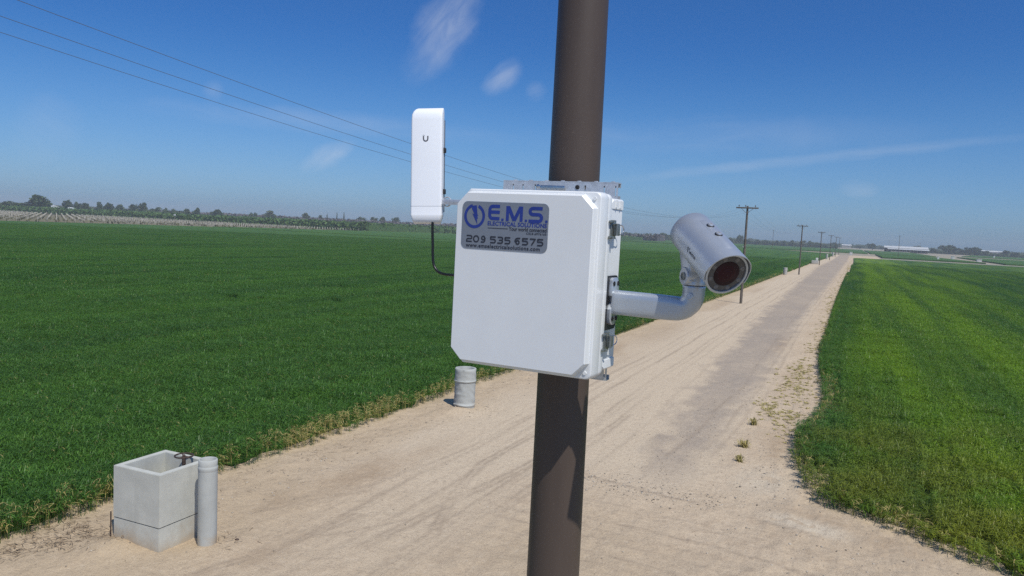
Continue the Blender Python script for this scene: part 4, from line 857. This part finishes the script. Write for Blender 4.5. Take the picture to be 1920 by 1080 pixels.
TREES = [ (-625, 432, 17.2, 23.5, 'dark'), (-633, 421, 9.7, 17.5, 'mid'), (-638, 412, 9.1, 16.4, 'mid'), (-662, 484, 13.1, 11.2, 'dark'), (-658, 490, 11.6, 7.8, 'mid'), (-654, 495, 11.0, 13.0, 'mid'), (-647, 504, 12.9, 7.1, 'dark'), (-642, 510, 12.3, 12.2, 'dark'), (-636, 518, 11.2, 14.0, 'mid'), (-629, 526, 13.8, 12.7, 'dark'), (-623, 533, 14.4, 9.5, 'mid'), (-617, 540, 10.8, 14.4, 'mid'), (-611, 547, 10.3, 6.9, 'mid'), (-606, 553, 9.7, 6.8, 'mid'), (-598, 561, 10.5, 11.7, 'mid'), (-591, 568, 12.1, 8.6, 'dark'), (-578, 582, 12.4, 15.2, 'dark'), (-610, 662, 10.2, 7.3, 'mid'), (-606, 665, 10.4, 5.3, 'mid'), (-594, 676, 13.0, 18.3, 'light'), (-565, 701, 12.7, 12.9, 'light'), (-553, 710, 11.6, 9.6, 'light'), (-517, 736, 11.5, 16.5, 'mid'), (-505, 745, 11.9, 11.4, 'mid'), (-497, 750, 12.7, 10.8, 'mid'), (-484, 759, 12.9, 12.0, 'mid'), (-429, 791, 8.6, 7.5, 'mid'), (-538, 721, 13.8, 2.0, 'cypress'), (-532, 726, 14.5, 2.0, 'cypress'), (-547, 715, 12.0, 2.1, 'cypress'), (-293, 1050, 8.9, 12.2, 'mid'), (-283, 1053, 8.7, 9.9, 'mid'), (-273, 1055, 8.0, 10.7, 'mid'), (-263, 1058, 8.9, 11.5, 'mid'), (-253, 1060, 9.0, 10.8, 'mid'), (-243, 1063, 10.6, 13.1, 'mid'), (-235, 1064, 9.6, 10.8, 'mid'), (-142, 1081, 14.1, 11.8, 'dark'), (-163, 1148, 8.6, 11.7, 'mid'), (-139, 1152, 6.7, 11.8, 'mid'), (-126, 1153, 7.4, 11.8, 'light'), (-113, 1154, 7.3, 12.7, 'mid'), (-101, 1156, 7.9, 11.1, 'light'), (-90, 1156, 8.0, 11.9, 'mid'), (-79, 1157, 9.0, 11.1, 'mid'), (-66, 1158, 9.7, 13.8, 'light'), (-54, 1159, 9.5, 12.1, 'mid'), (-45, 1159, 7.7, 10.4, 'mid'), (-28, 1300, 9.9, 11.7, 'dark'), (26, 1250, 11.3, 14.4, 'dark'), (10, 1400, 6.1, 14.9, 'mid'), (44, 1399, 7.0, 14.0, 'mid'), (51, 1199, 6.8, 13.9, 'mid'), (102, 1497, 10.4, 16.5, 'mid'), (97, 1146, 7.2, 10.9, 'mid'), (114, 1144, 12.3, 27.5, 'dark'), (130, 1143, 7.6, 14.8, 'mid'), (143, 1141, 12.4, 24.2, 'dark'), (155, 1139, 7.0, 13.1, 'mid'), (183, 1186, 8.9, 11.9, 'dark'), (186, 1135, 6.7, 13.3, 'mid'), ]
protos = {}
for kind, mat, k in (('dark', 'foliage_dark', 4), ('mid', 'foliage_mid', 5), ('light', 'foliage_light', 3), ('cypress', 'foliage_dark', 2)):
    lst = []
    for s in range(k):
        cm_, tb = make_tree(31 + s * 7 + len(kind) * 100, mat, kind == 'cypress'); finish(cm_, mat, False); tm_ = bpy.data.meshes.new('trunk'); tb.to_mesh(tm_); tb.free(); finish(tm_, 'bark', True, 60); lst.append((cm_, tm_))
    protos[kind] = lst
def label_tree(i, x, y, h, wd, kind, px):
    words = {'dark': 'dark green', 'mid': 'dull green', 'light': 'pale green', 'cypress': 'narrow dark cypress-shaped'}[kind]; return words
TLAB = []
for i, (x, y, h, wd, kind) in enumerate(TREES):
    cm_, tm_ = protos[kind][i % len(protos[kind])]
    if x < -400: place = 'on the far skyline left of the white box'; grp = 'trees on the left skyline'
    elif x < -220: place = 'in the far tree row between white box and security camera'; grp = 'tree row behind the camera'
    elif x < -30: place = 'in the far tree row right of the security camera'; grp = 'tree row beyond the roadside poles'
    else: place = 'on the right horizon near the white shed'; grp = 'trees on the right horizon'
    words = {'dark': 'dark green bushy tree', 'mid': 'dull green hazy tree', 'light': 'pale green spring tree', 'cypress': 'narrow pointed dark tree'}[kind]
    lab = words + ' ' + place; sp = {0: 'largest dark tree rising highest on the left skyline', 37: 'tall dark round tree just behind nearest power pole', 51: 'large dark tree right of the white shed', 56: 'dark round-crowned tree far right, second right of white shed', 48: 'small dark tree behind the farthest roadside poles', 49: 'dark round tree midway between roadside poles and white shed'}
    lab = sp.get(i, lab)
    t_ = thing('tree', lab, 'tree', (x, y, 0), grp); t_.rotation_euler = (0, 0, (i * 2.39) % 6.28); hh = h * 1.1
    for nm_, me_ in (('crown', cm_), ('trunk', tm_)):
        o = bpy.data.objects.new(nm_, me_); COL.objects.link(o); o.parent = t_; o.scale = (wd / (.95 if kind != 'cypress' else .85), wd / (.95 if kind != 'cypress' else .85), hh)
def mass(name, regions, n, size, mat, label, seed, cat='wood', inner=None, inner_k=.8):
    rs = np.random.default_rng(seed); V = []; A = []
    ar = np.array([abs(r[1] - r[0]) * abs(r[3] - r[2]) for r in regions], float); ar /= ar.sum()
    for (x0, x1, y0, y1, z0, z1, skew), f in zip(regions, ar):
        k = int(n * f); fr_ = rs.random(k) < .5; p = np.stack([rs.uniform(x0, x1, k), np.where(fr_, y0 + rs.random(k) * 4, y0 + (y1 - y0) * rs.random(k)), np.zeros(k)], 1)
        sd_ = rs.random(k) < .22; p[:, 0] = np.where(sd_, x1 - rs.random(k) * 4, p[:, 0]); hgt = z1 * (.72 + .5 * (fbm(p[:, 0] * .09 + 50, p[:, 1] * .09 + 50, 3, seed) - .35)); p[:, 2] = z0 + (hgt - z0) * rs.random(k) ** np.where(fr_ | sd_, .8, .15); p[:, 1] += skew * (p[:, 0] - x0)
        a = rs.normal(size=(k, 3)); a /= np.linalg.norm(a, axis=1)[:, None]; c = np.cross(a, rs.normal(size=(k, 3))); c /= np.linalg.norm(c, axis=1)[:, None]; s = size * rs.uniform(.5, 1.3, (k, 1))
        V.append(np.stack([p - a * s, p + c * s * .6, p + a * s, p - c * s * .6], 1).reshape(-1, 3)); A.append(np.repeat(rs.random(k), 4))
        q = np.array([(x0, y0 + 2, 0), (x1, y0 + 2 + skew * (x1 - x0), 0), (x1, y1 + skew * (x1 - x0), 0), (x0, y1, 0)], float); top = q + (0, 0, z1 * .70)
        for f4 in ((q[0], q[1], top[1], top[0]), (top[0], top[1], top[2], top[3]), (q[1], q[2], top[2], top[1]), (q[3], q[0], top[0], top[3])): V.append(np.array(f4)); A.append(np.full(4, .3))
    V = np.vstack(V); me = np_mesh(name, V, np.arange(len(V)), 4); at_ = me.attributes.new('leaf_var', 'FLOAT', 'POINT'); at_.data.foreach_set('value', np.concatenate(A).astype(np.float32))
    return tag(obj(name, me, mat, smooth=False), label, cat, kind='stuff')
mass('orchard', [(-900, -272, 392, 600, .3, 6.0, .0), (-420, -272, 600, 690, .3, 5.2, 0), (-272, -185, 470, 640, .3, 5.4, 1.0)], 26000, 1.0, 'orchard_green', 'dense green orchard rows behind the vineyard on the far left', 5, 'orchard')
mass('bare_orchard', [(-1100, -300, 690, 760, .3, 8.6, 0), (-300, -180, 760, 800, .3, 7.5, 0)], 16000, 1.5, 'bare_orchard', 'greyish purple bare orchard along the left skyline', 6, 'orchard')
mass('hedgerow', [(-900, -600, 520, 560, .3, 8, -.0)], 3000, 1.3, 'foliage_mid', 'hazy green scrub between trees on left skyline', 8, 'scrub')
mass('distant_wood', [(-2200, -900, 1500, 1560, .3, 12, .1), (-900, -200, 1700, 1760, .3, 10.5, 0), (-200, 900, 1700, 1760, .3, 8.5, 0)], 16000, 2.2, 'foliage_mid', 'low hazy band of woods along the far horizon', 9, 'wood')
mass('tree_row', [(-310, -224, 1075, 1100, .3, 7.5, .12), (-175, -20, 1150, 1180, .3, 5.6, .05), (70, 330, 1160, 1185, .3, 4.4, -.05)], 7000, 1.3, 'foliage_mid', 'continuous green undergrowth along the far tree rows', 10, 'scrub')

t = NT('vineyard_earth'); a = t.noise(.35, 5, .65, t.pos()); c = t.mix(t.rng(a, .35, .65), (.23, .185, .125), (.125, .13, .065)); t.color(c); t.set(.95, 0, .1)
vm = np_mesh('vineyard_soil', [(-640, 30, -.152), (-268, 30, -.152), (-268, 384, -.152), (-640, 384, -.152)], [0, 1, 2, 3], 4); tag(obj('vineyard_soil', vm, 'vineyard_earth', smooth=False), 'brown weedy vineyard soil beyond the left field', kind='structure')
# vineyard stakes: 300 nearest ones one by one, the rest as one object
rs = np.random.default_rng(77); U = np.array([-.814, .581]); Vv = np.array([.581, .814]); st_ = []
for i in range(-40, 190):
    for j in range(-140, 140):
        p = np.array([-430., 250.]) + U * (i - 75) * 5.2 + Vv * j * 3.1 + rs.normal(0, .12, 2)
        if -640 < p[0] < -269 and 60 < p[1] < 386 and visible(np.array([p[0]]), np.array([p[1]]), 0.0)[0]: st_.append((p[0], p[1]))
st_.sort(key=lambda p: p[0] ** 2 + p[1] ** 2)
b = bmesh.new(); box(b, (0, 0, .75), (.075, .075, 1.6), bev=.01); box(b, (0, 0, 1.3), (.4, .035, .035)); sme = bpy.data.meshes.new('vineyard_stake'); b.to_mesh(sme); b.free(); finish(sme, 'stake', False)
for k, (x, y) in enumerate(st_[:300]):
    o = bpy.data.objects.new('vineyard_stake', sme); COL.objects.link(o); o.location = (x, y, -.1); o.rotation_euler = (0, 0, .62); o.scale = (1, 1, .9 + .2 * rs.random()); tag(o, 'pale vineyard stake standing in rows behind the left wheat field', 'stake', 'vineyard stakes')
V = []; Fq = []
for x, y in st_[300:]:
    n0 = len(V); a = .042
    for z in (-.1, 1.5): V += [(x - a, y - a, z), (x + a, y - a, z), (x + a, y + a, z), (x - a, y + a, z)]
    for i in range(4): Fq += [n0 + i, n0 + (i + 1) % 4, n0 + 4 + (i + 1) % 4, n0 + 4 + i]
    Fq += [n0 + 4, n0 + 5, n0 + 6, n0 + 7]
tag(obj('vineyard_stakes', np_mesh('vineyard_stakes', V, Fq, 4), 'stake', smooth=False), 'many more pale vineyard stakes farther back', 'stake', kind='stuff')
blobs = []
for x, y in st_[::2]: blobs.append((x + rs.normal(0, .3), y + rs.normal(0, .3), .55, .5, .5, .4))
tag(obj('vines', leaf_mesh('vines', blobs, 14000, .36, 3, 'vine'), 'vine', smooth=False), 'low brownish vines growing between the vineyard stakes', 'vine', kind='stuff')

# long shed and far buildings
sh = thing('long_shed', 'long low white-roofed open shed on the right horizon', 'shed', (56, 1000, 0))
b = bmesh.new(); box(b, (0, 0, 6.0), (46, 9, .25), Matrix.Rotation(R(14), 3, 'X')); box(b, (2, -7, 3.9), (43, 6, .2), Matrix.Rotation(R(10), 3, 'X')); obj('roof', b, 'roof_white', sh, smooth=False)
b = bmesh.new(); box(b, (0, 2, 2.4), (45, 6, 4.8)); obj('wall', b, 'opening_shade', sh, smooth=False)  # open shed's inner shade, put into the colour of a dark box
b = bmesh.new()
for i in range(12): box(b, (-19 + i * 3.8, -9.4, 1.6), (.25, .25, 3.4))
obj('posts', b, 'shed_wall', sh, smooth=False)
b = bmesh.new(); box(b, (-6, -11, .6), (20, .15, 1.0)); obj('rail_fence', b, 'shed_wall', sh, smooth=False)
for x, y, ww, h, lab in [(-11, 1500, 15.6, 6.6, 'white-roofed building far behind the roadside poles'), (52, 1499, 11.5, 6.6, 'small white roof left of the long white shed'), (208, 1485, 26, 7.7, 'long white farm roof at the far right horizon'), (218, 1434, 11, 7.3, 'short white farm roof at the far right edge'), (-652, 463, 3.4, 7.3, 'small white shed roof under the skyline trees at far left'), (-636, 468, 4.4, 6.2, 'low white roof just right of far left shed roof')]:
    o = thing('farm_building', lab, 'building', (x, y, 0)); b = bmesh.new(); box(b, (0, 0, h * .36), (ww, 8, h * .72)); obj('wall', b, 'shed_wall', o, smooth=False)
    b = bmesh.new(); loft(b, [[(s * ww * .52, -4.6, h * .72), (s * ww * .52, 4.6, h * .72), (s * ww * .52, 0, h)] for s in (-1, 1)]); obj('roof', b, 'roof_white', o, smooth=False)
b = bmesh.new(); box(b, (0, 0, 4.2), (1.8, .2, 1.15), bev=.03); o = thing('field_sign', 'small white board standing in front of the far green orchard', 'sign', (-424, 388, 0)); obj('board', b, 'roof_white', o); b = bmesh.new(); box(b, (0, .15, 1.8), (.12, .1, 3.9)); obj('post', b, 'stake', o)

# ------------------------------------------------------------------ weeds, straw, pebbles on the dirt
def weed_plant(V, A, x, y, z, r, rd, n, up=.45):
    for i in range(n):
        a = rd.uniform(0, 6.28); l = r * rd.uniform(.4, 1.1); e = rd.uniform(.05, up) * r * 1.6; wv = rd.uniform(.006, .016); o = np.array([x + rd.gauss(0, r * .25), y + rd.gauss(0, r * .25), z]); d = np.array([math.cos(a), math.sin(a), 0]); s = np.array([-d[1], d[0], 0]) * wv
        m_ = o + d * l * .55 + (0, 0, e); e_ = o + d * l + (0, 0, e * .6); V += [o - s, o + s, m_ + s, m_ - s, m_ - s, m_ + s, e_ + s * .2, e_ - s * .2]; A += [rd.random()] * 8
def leaf_obj(name, V, A, mat): me = np_mesh(name, V, np.arange(len(V)), 4); a = me.attributes.new('leaf_var', 'FLOAT', 'POINT'); a.data.foreach_set('value', np.array(A, np.float32)); return obj(name, me, mat, smooth=False)
rd = random.Random(5)
for x, y, r, lab in ((-2.46, 25.1, .17, 'small dry weed, farthest of three lone weeds on the right of road'), (-2.38, 22.2, .20, 'bushy dry weed, middle of three lone weeds on the right of road'), (-2.30, 20.6, .15, 'small dry weed, nearest of three lone weeds on the right of road')):
    V, A = [], []; weed_plant(V, A, 0, 0, 0, r, rd, 60, .8); o = leaf_obj('weed', V, A, 'weed_leaf'); o.location = (x, y, ground_z(x, y)); tag(o, lab, 'weed', 'lone weeds on the road')
V, A = [], []
cl_ = [(-2.0, 27.6, .35, .9, 26), (-2.3, 28.6, .3, .9, 16), (-1.55, 25.6, .22, 1.0, 16), (-1.35, 30.8, .35, 1.6, 16), (-1.75, 33.5, .45, 2.0, 34), (-1.6, 37.5, .35, 1.8, 38), (-1.9, 36, .4, 2, 22), (-1.5, 45, .3, 1.6, 20), (-1.45, 58, .28, 8, 40), (-1.6, 85, .3, 14, 60), (-1.2, 130, .35, 30, 60), (-.6, 200, .4, 40, 50), (-1.25, 26.8, .3, .8, 14), (-1.9, 31, .5, 2.5, 22)]
for cx, cy, sx, sy, n in cl_:
    for i in range(int(n * 1.7)):
        x, y = rd.gauss(cx, sx), rd.gauss(cy, sy)
        if y > 45: x = max(min(x, np.interp(y, [45, 82, 173, 267], [-1.3, -1.25, -.8, 0]) - .05), -2.6)
        weed_plant(V, A, x, y, ground_z(x, y), rd.uniform(.03, .13) * (1 + y / 90), rd, 12, .22)
o = leaf_obj('weed_patch', V, A, 'weed_leaf'); tag(o, 'yellowish dry weeds scattered on the dirt along the right field', 'weeds', kind='stuff')
V, A = [], []
for cx, cy, sx, sy, n in ((-12.35, 8.7, .35, .16, 150), (-12.55, 8.15, .25, .2, 120), (-12.0, 9.25, .4, .18, 150), (-12.6, 9.3, .4, .3, 120), (-11.6, 12.5, .5, .8, 30), (-11.3, 17.5, .6, 2.5, 40), (-10.4, 21.6, .5, .5, 30), (-11.6, 24, .4, 2.5, 50), (-9.8, 10.2, .2, .2, 26), (-11.75, 15.2, .25, 1.2, 60)):
    for i in range(n):
        x, y = rd.gauss(cx, sx), rd.gauss(cy, sy); a = rd.gauss(.5, .9); l = rd.uniform(.04, .17); z = ground_z(x, y) + rd.uniform(.006, .05); d = np.array([math.cos(a) * l, math.sin(a) * l, rd.uniform(-.02, .03)]); s = np.array([-math.sin(a), math.cos(a), 0]) * .005; o = np.array([x, y, z]); V += [o - s, o + s, o + d + s, o + d - s]; A += [rd.random()] * 4
tag(leaf_obj('straw', V, A, 'straw'), 'dry straw and dead stems littering the dirt by the left field', 'straw', kind='stuff')
rs = np.random.default_rng(15); ico = bmesh.new(); bmesh.ops.create_icosphere(ico, subdivisions=1, radius=1); iv = np.array([v.co[:] for v in ico.verts]); if_ = np.array([[v.index for v in f.verts] for f in ico.faces]); ico.free()
V, Fq, A = [], [], []; nv = 0
def peb(n, fx, fy, s0, s1):
    global nv
    for k in range(n):
        x, y = fx(), fy()
        if not (-12.2 < x < 3.2): continue
        s = s0 + (s1 - s0) * rs.random() ** 3; q = iv * (s * rs.uniform(.7, 1.3), s * rs.uniform(.7, 1.3), s * rs.uniform(.4, .8)) + (x, y, ground_z(x, y) + s * .25); V.append(q); Fq.append(if_ + nv); A.append(np.full(len(iv), rs.random())); nv += len(iv)
peb(1300, lambda: rs.uniform(-12, 3), lambda: 8 + 30 * rs.random() ** 1.4, .004, .022); peb(900, lambda: rs.normal(-3.9, .8), lambda: rs.uniform(17, 32), .006, .022); peb(500, lambda: rs.uniform(-5.5, -2.2), lambda: rs.normal(17.0, .35), .008, .03); peb(600, lambda: rs.normal(-1.4, .5), lambda: rs.uniform(17, 30), .008, .032); peb(350, lambda: rs.normal(-11.2, .5), lambda: rs.uniform(10, 30), .008, .03); peb(350, lambda: rs.normal(0.8, 1.5), lambda: rs.uniform(11.5, 16), .006, .03)
pm = np_mesh('gravel', np.vstack(V), np.vstack(Fq).ravel(), 3); a = pm.attributes.new('leaf_var', 'FLOAT', 'POINT'); a.data.foreach_set('value', np.concatenate(A).astype(np.float32))
tag(obj('gravel', pm, 'pebble', ang=180), 'loose pebbles and clods scattered over the dirt road', 'gravel', kind='stuff')

# ------------------------------------------------------------------ haze
if .00025 > 0:
    hb = bmesh.new(); box(hb, (-300, 850, 12.4), (4600, 2300, 27.2)); ho = obj('haze', hb, [], smooth=False)
    hm = bpy.data.materials.new('haze_air'); hm.use_nodes = True; ht_ = hm.node_tree; ht_.nodes.remove(ht_.nodes['Principled BSDF']); pv_ = ht_.nodes.new('ShaderNodeVolumePrincipled'); pv_.inputs['Color'].default_value = (.88, .94, .98, 1); pv_.inputs['Density'].default_value = .00032; pv_.inputs['Anisotropy'].default_value = 0
    ht_.links.new(pv_.outputs[0], ht_.nodes['Material Output'].inputs['Volume']); ho.data.materials.append(hm); tag(ho, 'thin bluish haze over the far fields', 'haze', kind='stuff')
